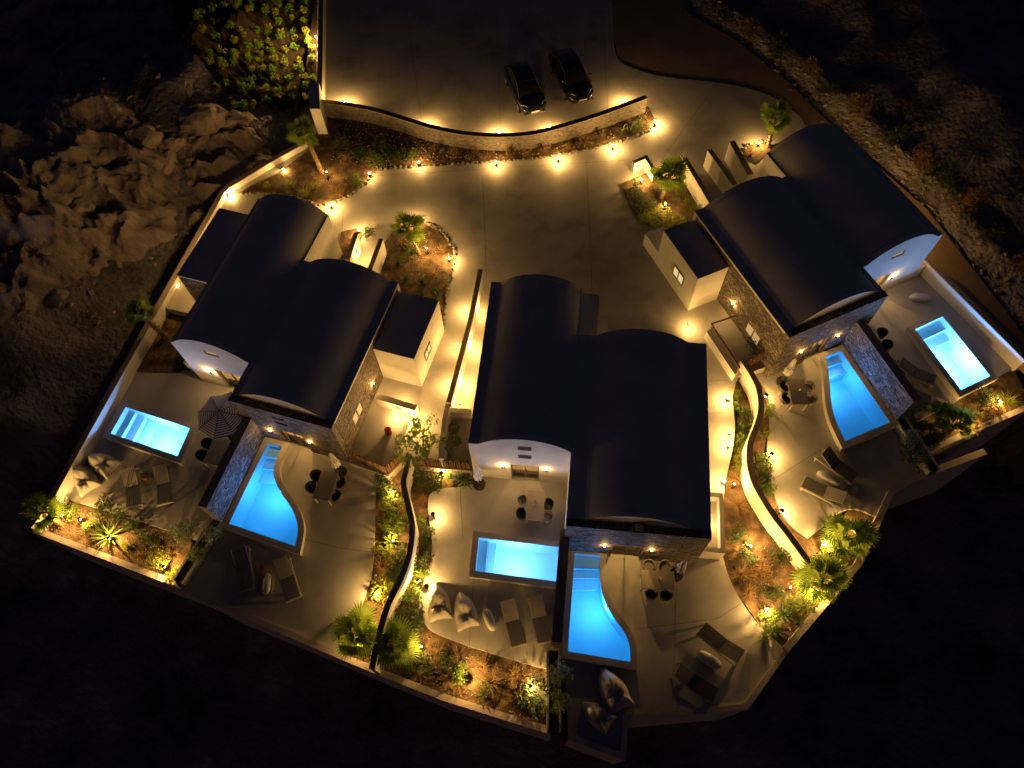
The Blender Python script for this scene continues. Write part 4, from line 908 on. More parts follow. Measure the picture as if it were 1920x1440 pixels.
# ---- things on tables
def bottle(c, a, dx, dy, label, h=.26, r=.035):
    x = c.x + dx * math.cos(a) - dy * math.sin(a); y = c.y + dx * math.sin(a) + dy * math.cos(a)
    t = thing('vase', label, 'vase', (x, y, T + .741), 0, 'vases on the dining tables')
    MB().lathe([(r, 0), (r * 1.25, h * .25), (r, h * .6), (r * .45, h * .8), (r * .5, h)], 14).build('vase_body', PEBBLE, t, smooth=50)
    MB().lathe([(r * .36, h + .001), (r * .34, h + .004)], 10).build('mouth', SHELL, t)
bottle(cc, ca, -.05, .05, 'white vase with dark mouth on the white gable table')
bottle(cd, cda, .05, .02, 'white vase on the centre pool terrace table', .3)
bottle(ce, cea, .05, -.05, 'white vase on the right villa pool table', .22)
p = cc + Vector((math.cos(ca) * .18, math.sin(ca) * .18, 0)); t = thing('cup', 'small white cup beside the vase on the white gable table', 'cup', (p.x, p.y, T + .741))
MB().lathe([(.03, 0), (.045, .03), (.045, .08), (.04, .081), (.038, .02)], 12).build('cup_body', PEBBLE, t, smooth=50); MB().tube([(.04, 0, .07), (.07, 0, .06), (.07, 0, .03), (.04, 0, .02)], .006, 6).build('handle', PEBBLE, t)
# ---- parasols
def open_parasol(px, py, label):
    p = P(px, py, 2.1); t = thing('parasol', label, 'parasol', (p.x, p.y, T), R_(12))
    MB().tube([(0, 0, .06), (0, 0, 2.52)], .025, 10).build('pole', METAL, t); MB().lathe([(.28, 0), (.28, .05), (.06, .07), (.05, .2)], 20).build('base', METAL, t)
    MB().lathe([(.05, 2.5), (.06, 2.54), (.02, 2.6), (.004, 2.62)], 12).build('finial', METAL, t)
    Rr, zt, zr, n = 1.28, 2.48, 2.08, 8
    for k in range(n):
        a = 2 * math.pi * k / n; hw = math.pi / n
        pn = MB(); rows = 6; vs = []; fs = []
        for i in range(rows + 1):
            s_ = i / rows; r = .04 + (Rr - .04) * s_; z = zt - (zt - zr) * s_ ** 1.25
            for j in range(5):
                u_ = -1 + j / 2; sag = .05 * s_ * (1 - u_ * u_) ; rr = r * (1 - (.10 if i == rows else .03) * (1 - u_ * u_))
                ang = u_ * hw * .985
                vs.append((rr * math.cos(ang), rr * math.sin(ang), z - sag))
        for i in range(rows):
            for j in range(4): a0 = i * 5 + j; fs.append((a0, a0 + 5, a0 + 6, a0 + 1))
        nv = len(vs); vs += [(x, y, z - .006) for x, y, z in vs]; fs += [tuple(q + nv for q in reversed(f)) for f in fs]
        o = pn.add(vs, fs).build('canopy_panel', STRIPE, t, smooth=60); o.rotation_euler = (0, 0, a)
        a2 = a + hw; MB().tube([(0.05 * math.cos(a2), .05 * math.sin(a2), zt + .012), (Rr * .5 * math.cos(a2), Rr * .5 * math.sin(a2), zt - (zt - zr) * .42 + .012), (Rr * math.cos(a2), Rr * math.sin(a2), zr + .01)], .012, 6).build('rib', METAL, t)
open_parasol(410, 769, 'open striped parasol on the left villa terrace')
def closed_parasol(px, py, label, lean=0.0, lz=0.0):
    p = P(px, py, T); t = thing('closed_parasol', label, 'parasol', (p.x, p.y, T), lz, 'closed white parasols')
    MB().lathe([(.30, 0), (.30, .05), (.08, .07), (.05, .16)], 20).build('base', METAL, t)
    M_ = Matrix.Translation((0, 0, .1)) @ Matrix.Rotation(lean, 4, 'Y')
    MB().tube([(0, 0, .0), (0, 0, 2.2)], .024, 10).xform(M_).build('pole', METAL, t)
    prof = [(.05, .75), (.17, .80), (.19, .95), (.15, 1.3), (.11, 1.7), (.07, 2.05), (.03, 2.2)]; n = 32; vs = []; fs = []
    for i, (r, z) in enumerate(prof):
        for k in range(n): a = 2 * math.pi * k / n; q = r * (1 + .28 * math.cos(8 * a + i * .25)); vs.append((q * math.cos(a), q * math.sin(a), z + .03 * math.cos(8 * a)))
    for i in range(len(prof) - 1):
        for k in range(n): fs.append((i * n + k, i * n + (k + 1) % n, (i + 1) * n + (k + 1) % n, (i + 1) * n + k))
    fs += [tuple(range(n - 1, -1, -1)), tuple(range((len(prof) - 1) * n, len(prof) * n))]
    MB().add(vs, fs).xform(M_).build('folded_canopy', CANVAS, t, smooth=60); MB().tube([(0, 0, 1.35), (0, 0, 1.40)], .165, 20).xform(M_).build('strap', SHELLW, t)
closed_parasol(639, 885, 'closed parasol standing by the left villa stone front')
closed_parasol(899, 909, 'closed parasol standing by the white gable of the centre villa')
closed_parasol(1268, 1078, 'closed parasol behind the centre pool terrace table')
closed_parasol(1466, 716, 'closed parasol by the right villa stone front')
# ---- beanbags
def beanbag(px, py, rz, label, sc=1.0, seed=0):
    p = P(px, py, T + .25); t = thing('beanbag', label, 'beanbag', (p.x, p.y, T), rz, 'beanbags on the terraces')
    ctl = [(.86, 0), (.62, .22), (.28, .40), (-.12, .47), (-.48, .44), (-.70, .47), (-.66, .20)]; ctl = ctl + [(-.65, 0)] + [(x, -y) for x, y in ctl[:0:-1]]
    ol = crom([Vector(q) for q in ctl], 6, True); n = len(ol); rows = 16; vs = []; fs = []
    def top(x, y, r):
        z = .40 * (1 - r ** 2.6) ** .75 + .34 * math.exp(-((x - .30) ** 2 / .07 + y * y / .075)) * (1 - r ** 3) - .20 * math.exp(-((x + .16) ** 2 + y * y * .8) / .045)
        d = math.hypot(x + .16, y); a = math.atan2(y, x + .16)
        fold = .030 * math.sin(7 * a + 2.2 * noise.noise((x * 2.5, y * 2.5, seed))) * math.exp(-((d - .32) / .20) ** 2) + .022 * abs(noise.noise((x * 5.5 + seed * 3, y * 5.5, 1))) + .012 * noise.noise((x * 13, y * 13, seed))
        return max(.03, z) + fold * (1 - r ** 4)
    vs.append((0, 0, 0)); 
    for q in ol: vs.append((q.x * .84, q.y * .84, 0.0))
    for q in ol: vs.append((q.x * .97, q.y * .97, .05))
    for i_ in range(rows):
        r = 1 - i_ / rows
        for q in ol:
            x, y = q.x * r, q.y * r; vs.append((x, y, .10 + top(x, y, r) if r < 1 else .10))
    vs.append((0, 0, .10 + top(0, 0, 0))); last = len(vs) - 1
    for k in range(n): fs.append((0, 1 + (k + 1) % n, 1 + k))
    for i_ in range(rows + 1):
        for k in range(n): a0 = 1 + i_ * n + k; b0 = 1 + i_ * n + (k + 1) % n; fs.append((a0, b0, b0 + n, a0 + n))
    for k in range(n): fs.append((1 + (rows + 1) * n + k, 1 + (rows + 1) * n + (k + 1) % n, last))
    MB().add([(x * sc, y * sc, z * sc) for x, y, z in vs], fs).build('bag', LINEN, t, smooth=75)
    MB().tube([(q.x * sc * 1.008, q.y * sc * 1.008, .10 * sc) for q in ol + [ol[0]]], .010, 5, False).build('seam', LINEN, t)
beanbag(157, 897, R_(125), 'pale beanbag nearer the corner bed of the left villa', 1.1, 1)
beanbag(190, 868, R_(150), 'pale beanbag nearer the rectangular pool of the left villa', 1.1, 2)
beanbag(822, 1130, R_(98), 'upright pale beanbag nearer the winding wall', 1.05, 3)
beanbag(871, 1146, R_(104), 'upright pale beanbag nearer the pebble seat', 1.05, 4)
beanbag(1150, 1294, R_(112), 'larger dark-shaded beanbag below the curved pool', 1.2, 5)
beanbag(1122, 1342, R_(140), 'smaller dark-shaded beanbag in the front corner', .95, 6)
# ---- pebble seats and stools
def pebble(px, py, rz, label, L=.48, W=.19):
    p = P(px, py, T + .3); t = MB()
    prof = [(.55, 0), (.85, .04), (1.0, .14), (1.0, .22), (.88, .31), (.6, .355), (.2, .37)]
    vs = []; fs = []; n = 32
    for r, z in prof:
        for k in range(n):
            a = 2 * math.pi * k / n; ex = abs(math.cos(a)) ** .8 * (1 if math.cos(a) > 0 else -1); ey = abs(math.sin(a)) ** .8 * (1 if math.sin(a) > 0 else -1)
            vs.append((L * r * ex, W * (r ** .8) * ey, z))
    for i in range(len(prof) - 1):
        for k in range(n): fs.append((i * n + k, i * n + (k + 1) % n, (i + 1) * n + (k + 1) % n, (i + 1) * n + k))
    fs += [tuple(range(n - 1, -1, -1)), tuple(range((len(prof) - 1) * n, len(prof) * n))]
    o = t.add(vs, fs).build('pebble_seat', PEBBLE, smooth=70); o.location = (p.x, p.y, T); o.rotation_euler = (0, 0, rz)
    tag(o, label, 'seat', 'white pebble seats')
pebble(500, 1095, R_(92), 'white pebble seat between the lower sunbeds of the left villa', .50, .20)
pebble(917, 1161, R_(112), 'white pebble seat beside the beanbags of the centre villa', .50, .20)
pebble(1330, 1236, R_(-33), 'white pebble seat between the dark sunbeds of the centre villa', .56, .24)
pebble(1555, 895, R_(-33), 'white pebble seat between the sunbeds of the right villa', .56, .24)
pebble(1727, 556, R_(-12), 'lone white pebble seat on the empty terrace by the blue-lit gable', .54, .22)
def stool(px, py, label, mt=OAK, z=T, r=.19, h=.42, lie=None):
    p = P(px, py, z + h / 2); t = thing('stool', label, 'stool', (p.x, p.y, z), random.random())
    MB().lathe([(r * .8, 0), (r * .95, h * .1), (r * .8, h * .5), (r, h * .9), (r, h)], 20).build('stool_body', mt, t, smooth=40)
    MB().lathe([(r * .9, h + .001), (r * .88, h + .015), (.02, h + .016)], 20).build('stool_top', mt, t)
stool(275, 895, 'small wooden stool between the slatted sunbeds of the left villa')
stool(492, 1068, 'small wooden stool above the pebble seat on the left villa lower terrace')
stool(1686, 703, 'small wooden stool beside the right villa sunbed', OAK)
stool(728, 809, 'dark red stool on the left villa patio', RED, 0.0, .17, .4)

# ================================================================== PLANTS
def rnd(a, b): return random.uniform(a, b)
def leafquad(mb, c, d, up, L, W):
    """one pointed, slightly folded leaf"""
    d = d.normalized(); s_ = d.cross(up).normalized() * W; n = s_.cross(d).normalized()
    mb.add([c, c + d * L * .45 + s_ - n * W * .3, c + d * L - n * L * .15, c + d * L * .45 - s_ - n * W * .3], [(0, 1, 2), (0, 2, 3)])
def bush_mesh(seed, n=260, r=.5, h=.6, L=.10, W=.028, clumps=9):
    random.seed(seed); lf = MB(); st = MB(); cs = []
    for k in range(clumps):
        a = rnd(0, 6.28); q = rnd(.15, 1) ** .7; c = Vector((r * .72 * q * math.cos(a), r * .72 * q * math.sin(a), h * rnd(.3, .92) * (1 - .35 * q))); cs.append((c, rnd(.13, .24) * r * 2))
        st.tube([(0, 0, -.03), (c.x * .4, c.y * .4, c.z * .5), tuple(c)], [.018, .012, .005], 5)
    for i in range(n):
        c, cr = random.choice(cs); v = Vector((random.gauss(0, 1), random.gauss(0, 1), random.gauss(0, .8))).normalized(); p = c + v * cr * rnd(.35, 1) ** .5
        if p.z < .02: p.z = .02
        d = (v + Vector((rnd(-.5, .5), rnd(-.5, .5), rnd(-.1, .6)))).normalized(); leafquad(lf, p, d, Vector((rnd(-.3, .3), rnd(-.3, .3), 1)), L * rnd(.7, 1.3), W * rnd(.7, 1.3))
    return lf.mesh('foliage'), st.mesh('stem', 60)
def tuft_mesh(seed, n=70, L=.5, W=.010, spread=.9):
    random.seed(seed); m = MB()
    for i in range(n):
        a = rnd(0, 6.28); t = rnd(.1, spread); d = Vector((math.cos(a) * math.sin(t), math.sin(a) * math.sin(t), math.cos(t))); l = L * rnd(.5, 1.1)
        b = Vector((rnd(-.05, .05), rnd(-.05, .05), 0)); s_ = Vector((-math.sin(a), math.cos(a), 0)) * W
        m1 = b + d * l * .55; e = b + d * l + Vector((math.cos(a), math.sin(a), -1)) * l * .16
        m.add([b - s_, b + s_, m1 + s_ * .8, m1 - s_ * .8, e], [(0, 1, 2, 3), (3, 2, 4)])
    return m.mesh('blades')
def spike_mesh(seed, n=26, L=.5, W=.035):
    random.seed(seed); m = MB()
    for i in range(n):
        a = i * 2.4 + rnd(-.2, .2); t = .25 + 1.05 * i / n; d = Vector((math.cos(a) * math.sin(t), math.sin(a) * math.sin(t), math.cos(t))); l = L * rnd(.8, 1.1)
        s_ = Vector((-math.sin(a), math.cos(a), 0)) * W; n_ = s_.cross(d).normalized() * W * .5
        m.add([s_ * .6, -s_ * .6, d * l * .5 + s_ - n_, d * l * .5 - s_ - n_, d * l, d * l * .5 - n_ * 2.5], [(0, 2, 5), (0, 5, 1), (1, 5, 3), (2, 4, 5), (5, 4, 3)])
    return m.mesh('blades')
BUSH = [bush_mesh(11, 380), bush_mesh(12, 420, .55, .7, .085, .03, 11), bush_mesh(13, 300, .45, .5, .14, .03, 8)]
BIGB = [bush_mesh(21, 700, .8, 1.3, .10, .032, 18), bush_mesh(22, 620, .75, 1.0, .09, .03, 16)]
TUFT = [tuft_mesh(31), tuft_mesh(32, 90, .6)]
SPIK = [spike_mesh(41), spike_mesh(42, 34, .6, .03)]
MESHM = {}
def withmat(me, mt):
    k = (me.name, mt.name)
    if k not in MESHM: c = me.copy(); c.materials.clear(); c.materials.append(mt); MESHM[k] = c
    return MESHM[k]
PN = {'bush': 'bush', 'big': 'shrub', 'tuft': 'grass_tuft', 'spike': 'spiky_plant'}
def plant(kind, px, py, z, sc, label, mt=LEAF, var=0, group=None, wp=None):
    sc *= 1.6 if kind == 'bush' else 1.45 if kind in ('tuft', 'spike') else 1.15
    p = wp if wp is not None else P(px, py, z + .25 * sc); random.seed(int(px * 7 + py))
    t = thing(PN[kind], label, 'plant', (p.x, p.y, z), rnd(0, 6.28), group); t.scale = (sc, sc, sc * rnd(.85, 1.15))
    if kind in ('bush', 'big'):
        f, s_ = (BUSH if kind == 'bush' else BIGB)[var]; link('foliage', withmat(f, mt), t); link('stems', withmat(s_, STEM), t)
    else: link('blades', withmat((TUFT if kind == 'tuft' else SPIK)[var], mt), t)
    return t
# corner bed, left villa
for a in (
  ('bush', 110, 948, TB, .7, 'dark bush behind the corner palm at the terrace edge', LEAFD, 0), ('bush', 190, 950, TB, .7, 'flowering bush at the terrace edge of the corner bed', LEAFD, 2),
  ('spike', 197, 1002, TB, 1.1, 'spiky plant lit from below in the corner bed', LEAF, 1), ('bush', 222, 972, TB, .65, 'small bush above the spiky plant of the corner bed', LEAFD, 1),
  ('bush', 250, 985, TB, .6, 'small bush at the terrace edge, right half of the corner bed', LEAFD, 2), ('big', 300, 1050, TB, .72, 'bright green bush beside a spot in the corner bed', LEAFY, 1),
  ('tuft', 262, 1040, TB, .8, 'dim grass tuft in the middle of the corner bed', DRY, 0), ('tuft', 165, 1005, TB, .7, 'dim grass tuft near the low corner wall', DRY, 1),
  ('big', 352, 1003, TB, .8, 'grey-green shrub leaning over the terrace by the planter', LEAFB, 0), ('big', 400, 1003, T + .34, .62, 'blue-lit shrub in the planter below the left stone divider', LEAFB, 1),
  ('big', 372, 1040, T + .34, .55, 'dark shrub at the low end of the left planter', LEAFD, 0),
  # left winding bed
  ('bush', 722, 905, TB, .8, 'bush under the slat fence in the left winding bed', LEAFD, 0), ('bush', 735, 945, TB, .8, 'leafy bush below the top spot of the left winding bed', LEAF, 1),
  ('bush', 745, 985, TB, .8, 'leafy bush against the winding wall, upper half', LEAF, 2), ('spike', 732, 1012, TB, .9, 'spiky plant on the middle spot of the left winding bed', LEAF, 0),
  ('bush', 748, 1042, TB, .8, 'dark bush against the winding wall, lower half', LEAFD, 0), ('tuft', 715, 1060, TB, .9, 'dry tuft at the terrace edge of the left winding bed', DRY, 1),
  ('bush', 716, 1100, TB, .7, 'bush beside the low spot of the left winding bed', LEAFY, 1), ('tuft', 712, 960, TB, .8, 'dry tuft at the upper terrace edge of the left winding bed', DRY, 0),
  ('tuft', 722, 1140, TB, .7, 'grass tuft behind the big fan palm', DRY, 0),
  # bed of centre villa west
  ('bush', 790, 890, TB, .8, 'bush in the corner of the white wall below the slat fence', LEAFD, 1), ('bush', 815, 905, TB, .7, 'bush in front of the fence spot', LEAFD, 2),
  ('spike', 868, 895, TB, 1.0, 'agave beside the closed parasol of the white gable', LEAFB, 1), ('tuft', 792, 935, TB, .8, 'dry tuft between winding wall and beanbag terrace, upper', DRY, 0),
  ('bush', 797, 1005, TB, .6, 'sparse bush beside the terrace bulge', LEAFD, 0), ('bush', 788, 1045, TB, .8, 'dense bush between winding wall and centre terrace', LEAFD, 1),
  ('bush', 775, 1112, TB, .7, 'bush beside the spot behind the beanbags', LEAF, 2), ('bush', 768, 1145, TB, .8, 'bush below the beanbag corner', LEAFD, 0),
  # centre front bed
  ('bush', 800, 1245, TB, .6, 'low bush near the wall of the centre front bed', LEAFD, 0), ('bush', 860, 1262, TB, .6, 'small leafy bush left of the front bed spot', LEAF, 2),
  ('tuft', 822, 1222, TB, .8, 'dry tuft at the left end of the centre front bed', DRY, 1), ('tuft', 920, 1280, TB, 1.1, 'feathery grass between the front bed spots', DRY, 1),
  ('tuft', 905, 1250, TB, .8, 'dry tuft below the terrace edge of the centre front bed', DRY, 0), ('bush', 985, 1302, TB, .6, 'low bush at the right front bed spot', LEAFD, 1),
  ('tuft', 945, 1305, TB, .9, 'dry grass near the wall of the centre front bed', DRY, 0), ('big', 1018, 1290, TB, .72, 'tall thin shrub at the right end of the centre front bed', LEAFB, 0),
  ('big', 1050, 1262, T + .34, .62, 'silvery shrub in the planter below the centre stone divider', LEAFB, 1), ('big', 1048, 1315, T + .34, .6, 'dark shrub in the low end of the centre planter', LEAFD, 0),
  # east alley bed and wide right bed
  ('bush', 1372, 738, TB + .2, .6, 'leafy bush at the top lamp of the right alley', LEAF, 2), ('bush', 1384, 772, TB, .7, 'bush below the top lamp of the right alley', LEAF, 0),
  ('bush', 1395, 800, TB, .8, 'bush leaning on the winding wall in the right alley', LEAFD, 2), ('tuft', 1380, 845, TB, .7, 'tuft at the paired lamps of the right alley', LEAFY, 0),
  ('tuft', 1375, 890, TB, .8, 'dry tuft beside the narrow bed spot', DRY, 1), ('tuft', 1388, 945, TB, .9, 'dark grass tuft below the narrow bed spot', DRY, 0),
  ('bush', 1404, 1040, TB, .6, 'small bush on the top spot of the wide right bed', LEAFD, 0), ('tuft', 1390, 1075, TB, .9, 'dry grass at the centre terrace edge, upper', DRY, 1),
  ('tuft', 1405, 1110, TB, .9, 'dry grass at the centre terrace edge, lower', DRY, 0), ('bush', 1440, 1165, TB, .7, 'green bush beside the lower spot of the wide right bed', LEAF, 1),
  ('tuft', 1435, 1195, TB, .8, 'grass tuft overhanging the terrace tip', LEAF, 1), ('bush', 1465, 1040, TB, .6, 'dry bush under the winding wall end', LEAFD, 2),
  ('spike', 1470, 1150, TB, .9, 'spiky plant in the dark of the wide right bed', LEAFD, 0), ('tuft', 1500, 1170, TB, .9, 'grass tuft along the sloping boundary wall', LEAFD, 0),
  # strip between winding wall and right terrace
  ('bush', 1440, 770, TB, .5, 'low bush between winding wall and right terrace, upper', LEAF, 0), ('spike', 1436, 815, TB, .6, 'spiky plant between winding wall and right terrace', LEAFY, 0),
  ('bush', 1430, 865, TB, .6, 'leafy bush beside the bulge lamp of the right terrace', LEAF, 1), ('bush', 1440, 915, TB, .55, 'leafy bush below the bulge lamp of the right terrace', LEAF, 2),
  ('spike', 1560, 985, TB, .9, 'dark spiky plant at the pocket bed corner', LEAFD, 1),
  # right villa front bed and planter
  ('bush', 1745, 815, TB, .8, 'reddish dark bush at the left end of the right front bed', LEAFD, 1), ('bush', 1850, 748, TB, .8, 'bush at the pool wall of the right front bed', LEAFD, 2),
  ('tuft', 1895, 750, TB, 1.0, 'grass tuft at the far right of the right front bed', LEAFY, 1), ('tuft', 1835, 775, TB, 1.0, 'yellow grass beside the palms of the right front bed', LEAFY, 0),
  ('bush', 1862, 770, TB, .6, 'low bush near the wall of the right front bed', DRY, 0), ('big', 1712, 770, T + .1, .7, 'olive-green shrub behind the end of the right stone divider', LEAFB, 1),
  ('big', 1703, 825, T + .34, .65, 'bluish round shrub at the top of the right planter', LEAFB, 0), ('big', 1722, 865, T + .34, .55, 'dark shrub at the low end of the right planter', LEAFD, 1),
  # court beds
  ('bush', 700, 300, UB, .7, 'leafy bush at the elbow of the long soil bed', LEAF, 1), ('bush', 740, 292, UB, .8, 'leafy bush in the long soil bed left of the first lamp', LEAFD, 2),
  ('bush', 716, 275, UB, .9, 'dark bush in the wide part of the long soil bed', LEAFD, 0), ('tuft', 650, 300, UB, .9, 'dry grass near the entrance palm', DRY, 1),
  ('tuft', 590, 345, UB, 1.0, 'grass clump below the entrance palm', LEAFY, 0), ('tuft', 545, 345, UB, .9, 'grass clump left in the entrance palm bed', LEAFY, 1), ('tuft', 625, 350, UB, 1.0, 'grass clump at the rounded edge of the entrance palm bed', DRY, 0),
  ('tuft', 500, 345, UB, .8, 'small tuft in the thin tip of the entrance bed', LEAFY, 0), ('bush', 668, 340, UB, .6, 'low green bush along the stone edge of the entrance bed', LEAF, 0),
  ('tuft', 850, 285, UB, .8, 'dry tuft between the first two lamps of the long bed', DRY, 1), ('tuft', 890, 280, UB, .8, 'dry tuft under the curved wall middle', DRY, 0),
  ('tuft', 985, 285, UB, .9, 'dry tuft right of the middle lamp of the long bed', DRY, 0), ('tuft', 1020, 275, UB, .8, 'dry tuft under the curved wall, right of the middle', DRY, 1),
  ('tuft', 1095, 262, UB, .9, 'dry tuft between the right lamps of the long bed', DRY, 1), ('tuft', 1130, 250, UB, .8, 'dry tuft under the curved wall near the letters', DRY, 0), ('bush', 1195, 232, UB, .6, 'bush below the metal letters', LEAF, 1),
  ('bush', 690, 432, UB, .5, 'thin plant casting long shadows at the left entrance lamp', LEAFD, 2), ('tuft', 652, 455, UB, .7, 'tuft beside the left villa entrance wall', DRY, 0),
  ('tuft', 805, 440, UB, .7, 'dry tuft at the top of the round bed', DRY, 0), ('tuft', 825, 470, UB, .7, 'dry tuft at the lamp edge of the round bed', DRY, 1), ('tuft', 790, 525, UB, 1.0, 'dark grass in the middle of the round bed', LEAFD, 1),
  ('tuft', 760, 520, UB, .9, 'dark grass beside the left entrance wall in the round bed', LEAFD, 0), ('bush', 808, 570, UB, .7, 'yellow-green bush above the left villa annexe', LEAFY, 0), ('bush', 822, 600, UB, .5, 'small bush at the tapering end of the round bed', LEAFD, 1),
  ('big', 1190, 375, UB, .7, 'broad dark shrub at the court edge of the right palm bed', LEAFD, 1), ('bush', 1222, 415, UB, .9, 'bush above the right villa annexe', LEAF, 1), ('bush', 1265, 415, UB, .8, 'green bush between annexe and palm of the right villa', LEAFY, 2),
  ('tuft', 1290, 375, UB, .9, 'grass tuft beside the right villa entrance wall', LEAFY, 0), ('tuft', 1220, 350, UB, .8, 'dry tuft left of the court palm', DRY, 1), ('bush', 1195, 350, UB, .7, 'dark leafy bush nearest the court in the right palm bed', LEAFD, 0),
  ('bush', 1300, 395, UB, .6, 'low bush in the corner by the right villa back wall', LEAF, 0), ('tuft', 1410, 285, UB, .6, 'golden tuft at the foot of the tall back palm', DRY, 0),
  # leaning palm bed
  ('tuft', 285, 665, T + .03, .9, 'dry tuft below the leaning palm', DRY, 0), ('tuft', 255, 668, T + .03, .7, 'small dry tuft by the boundary wall below the leaning palm', DRY, 1),
  ('bush', 1420, 650, 0.0, .8, 'dark creeper bush at the right villa stone corner', LEAFD, 1),
  ): plant(*a)

for a in (
  ('bush', 135, 958, TB, .55, 'low bush just right of the corner palm', LEAF, 1), ('tuft', 232, 1022, TB, .8, 'yellow tuft right of the spiky plant in the corner bed', LEAFY, 0), ('bush', 278, 1012, TB, .6, 'dark bush above the bright green bush of the corner bed', LEAFD, 0), ('bush', 328, 1078, TB, .55, 'small yellow bush at the planter end of the corner bed', LEAFY, 2), ('bush', 172, 985, TB, .5, 'small bush left of the spiky plant', LEAF, 0),
  ('bush', 718, 1030, TB, .6, 'yellow bush left of the middle spot in the winding bed', LEAFY, 0), ('bush', 728, 975, TB, .6, 'yellow-green bush at the terrace edge of the left winding bed', LEAFY, 2), ('bush', 738, 1078, TB, .7, 'dark bush where the winding wall bends to the palms', LEAFD, 2), ('tuft', 728, 1115, TB, .7, 'yellow tuft above the big fan palm', LEAFY, 1),
  ('bush', 782, 975, TB, .55, 'bush against the white face of the winding wall', LEAF, 0), ('bush', 792, 1072, TB, .5, 'low bush at the narrow neck by the beanbags', LEAF, 1), ('bush', 772, 1180, TB, .8, 'dark bush beside the right fan palm', LEAFD, 1), ('tuft', 845, 892, TB, .8, 'green tuft right of the fence spot', LEAF, 1),
  ('bush', 838, 1240, TB, .55, 'dark bush under the terrace edge of the front bed', LEAFD, 1), ('bush', 905, 1290, TB, .55, 'dark bush between the front bed spots', LEAFD, 0), ('tuft', 965, 1265, TB, .8, 'dry tuft above the right front bed spot', DRY, 1), ('bush', 1010, 1325, TB, .7, 'dark bush at the lower right of the front bed', LEAFD, 2), ('tuft', 860, 1295, TB, .7, 'dry tuft at the front bed wall', DRY, 0), ('tuft', 770, 1250, TB, .8, 'green tuft at the wall below the right fan palm', LEAF, 0),
  ('bush', 1385, 1000, TB, .6, 'dark bush below the light well', LEAFD, 1), ('bush', 1425, 1075, TB, .6, 'dry bush in the middle of the wide right bed', DRY, 1), ('bush', 1450, 1110, TB, .6, 'dark bush in the middle of the wide right bed', LEAFD, 0), ('bush', 1505, 1130, TB, .8, 'green bush beside the palm at the sloping wall', LEAF, 1), ('tuft', 1460, 1185, TB, .9, 'dark tuft at the low end of the wide right bed', LEAFD, 1), ('bush', 1560, 1040, TB, .8, 'bright bush beside the bright bollard lamp', LEAFY, 1), ('bush', 1600, 1030, TB, .7, 'green bush against the sloping boundary wall', LEAF, 2),
  ('bush', 1390, 830, TB, .6, 'green bush at the waist of the right alley bed', LEAF, 1), ('bush', 1382, 870, TB, .6, 'yellow bush above the narrow bed spot', LEAFY, 0), ('bush', 1428, 890, TB, .5, 'small bush on the terrace side of the winding wall', LEAFD, 1),
  ('bush', 1775, 770, TB, .6, 'dark bush behind the palms of the right front bed', LEAFD, 0), ('bush', 1825, 800, TB, .6, 'reddish low bush at the wall of the right front bed', DRY, 2), ('bush', 1720, 800, TB, .7, 'dark bush between planter and right front bed', LEAFD, 2), ('bush', 1712, 845, T + .34, .8, 'bluish bush in the middle of the right planter', LEAFB, 2),
  ('tuft', 770, 470, UB, .9, 'green tuft at the palm foot of the round bed', LEAF, 1), ('tuft', 745, 490, UB, 1.0, 'dark grass at the left side of the round bed', LEAFD, 1), ('tuft', 812, 510, UB, .9, 'dry grass below the spot of the round bed', DRY, 0), ('tuft', 790, 550, UB, 1.0, 'dark grass in the lower round bed', LEAFD, 0), ('bush', 820, 545, UB, .5, 'dark bush at the right edge of the round bed', LEAFD, 0),
  ('bush', 640, 270, UB, .8, 'dark bush under the left end of the curved wall', LEAFD, 1), ('bush', 672, 285, UB, .7, 'dark bush right of the entrance palm', LEAFD, 2), ('tuft', 570, 360, UB, .9, 'yellow grass at the stone edge of the entrance bed', LEAFY, 1), ('tuft', 640, 362, UB, .8, 'dry grass at the tip of the entrance bed', DRY, 1), ('bush', 770, 288, UB, .6, 'green bush above the first lamp of the long bed', LEAF, 0), ('tuft', 815, 275, UB, .8, 'dry tuft under the left part of the curved wall', DRY, 0), ('tuft', 955, 280, UB, .8, 'dry tuft right beside the middle lamp of the long bed', DRY, 1), ('tuft', 1065, 272, UB, .8, 'dry tuft left of the third long bed lamp', DRY, 0), ('tuft', 1165, 245, UB, .8, 'green tuft below the first metal letter', LEAF, 0),
  ('bush', 1240, 400, UB, .8, 'yellow bush below the court palm spot', LEAFY, 1), ('bush', 1210, 385, UB, .8, 'dark bush left of the court palm spot', LEAFD, 2), ('bush', 1275, 355, UB, .6, 'green bush between court palm and entrance wall', LEAF, 2), ('tuft', 1255, 430, UB, .8, 'green tuft at the annexe roof edge', LEAFY, 1),
  ): plant(*a)
# the leafy tree by the fence
t = thing('small_tree', 'leafy tree over the wooden slat fence between left and centre villas', 'tree', P(795, 850, 0.0))
random.seed(77); lf = MB(); tr = MB(); crown = []
for i in range(5):
    a = i * 1.3; tip = Vector((.75 * math.cos(a), .75 * math.sin(a), 1.3 + .25 * (i % 2))); tr.tube([(0, 0, -.05), (.1 * math.cos(a), .1 * math.sin(a), .6), tuple(tip)], [.06, .045, .012], 7)
    for k in range(5): crown.append((tip + Vector((rnd(-.45, .45), rnd(-.45, .45), rnd(-.4, .35))), rnd(.14, .28)))
for i in range(1500):
    c, cr = random.choice(crown); v = Vector((random.gauss(0, 1), random.gauss(0, 1), random.gauss(0, 1))).normalized(); leafquad(lf, c + v * cr * rnd(.2, 1) ** .5, v + Vector((rnd(-.5, .5), rnd(-.5, .5), .2)), Vector((rnd(-.4, .4), rnd(-.4, .4), 1)), rnd(.08, .14), rnd(.025, .042))
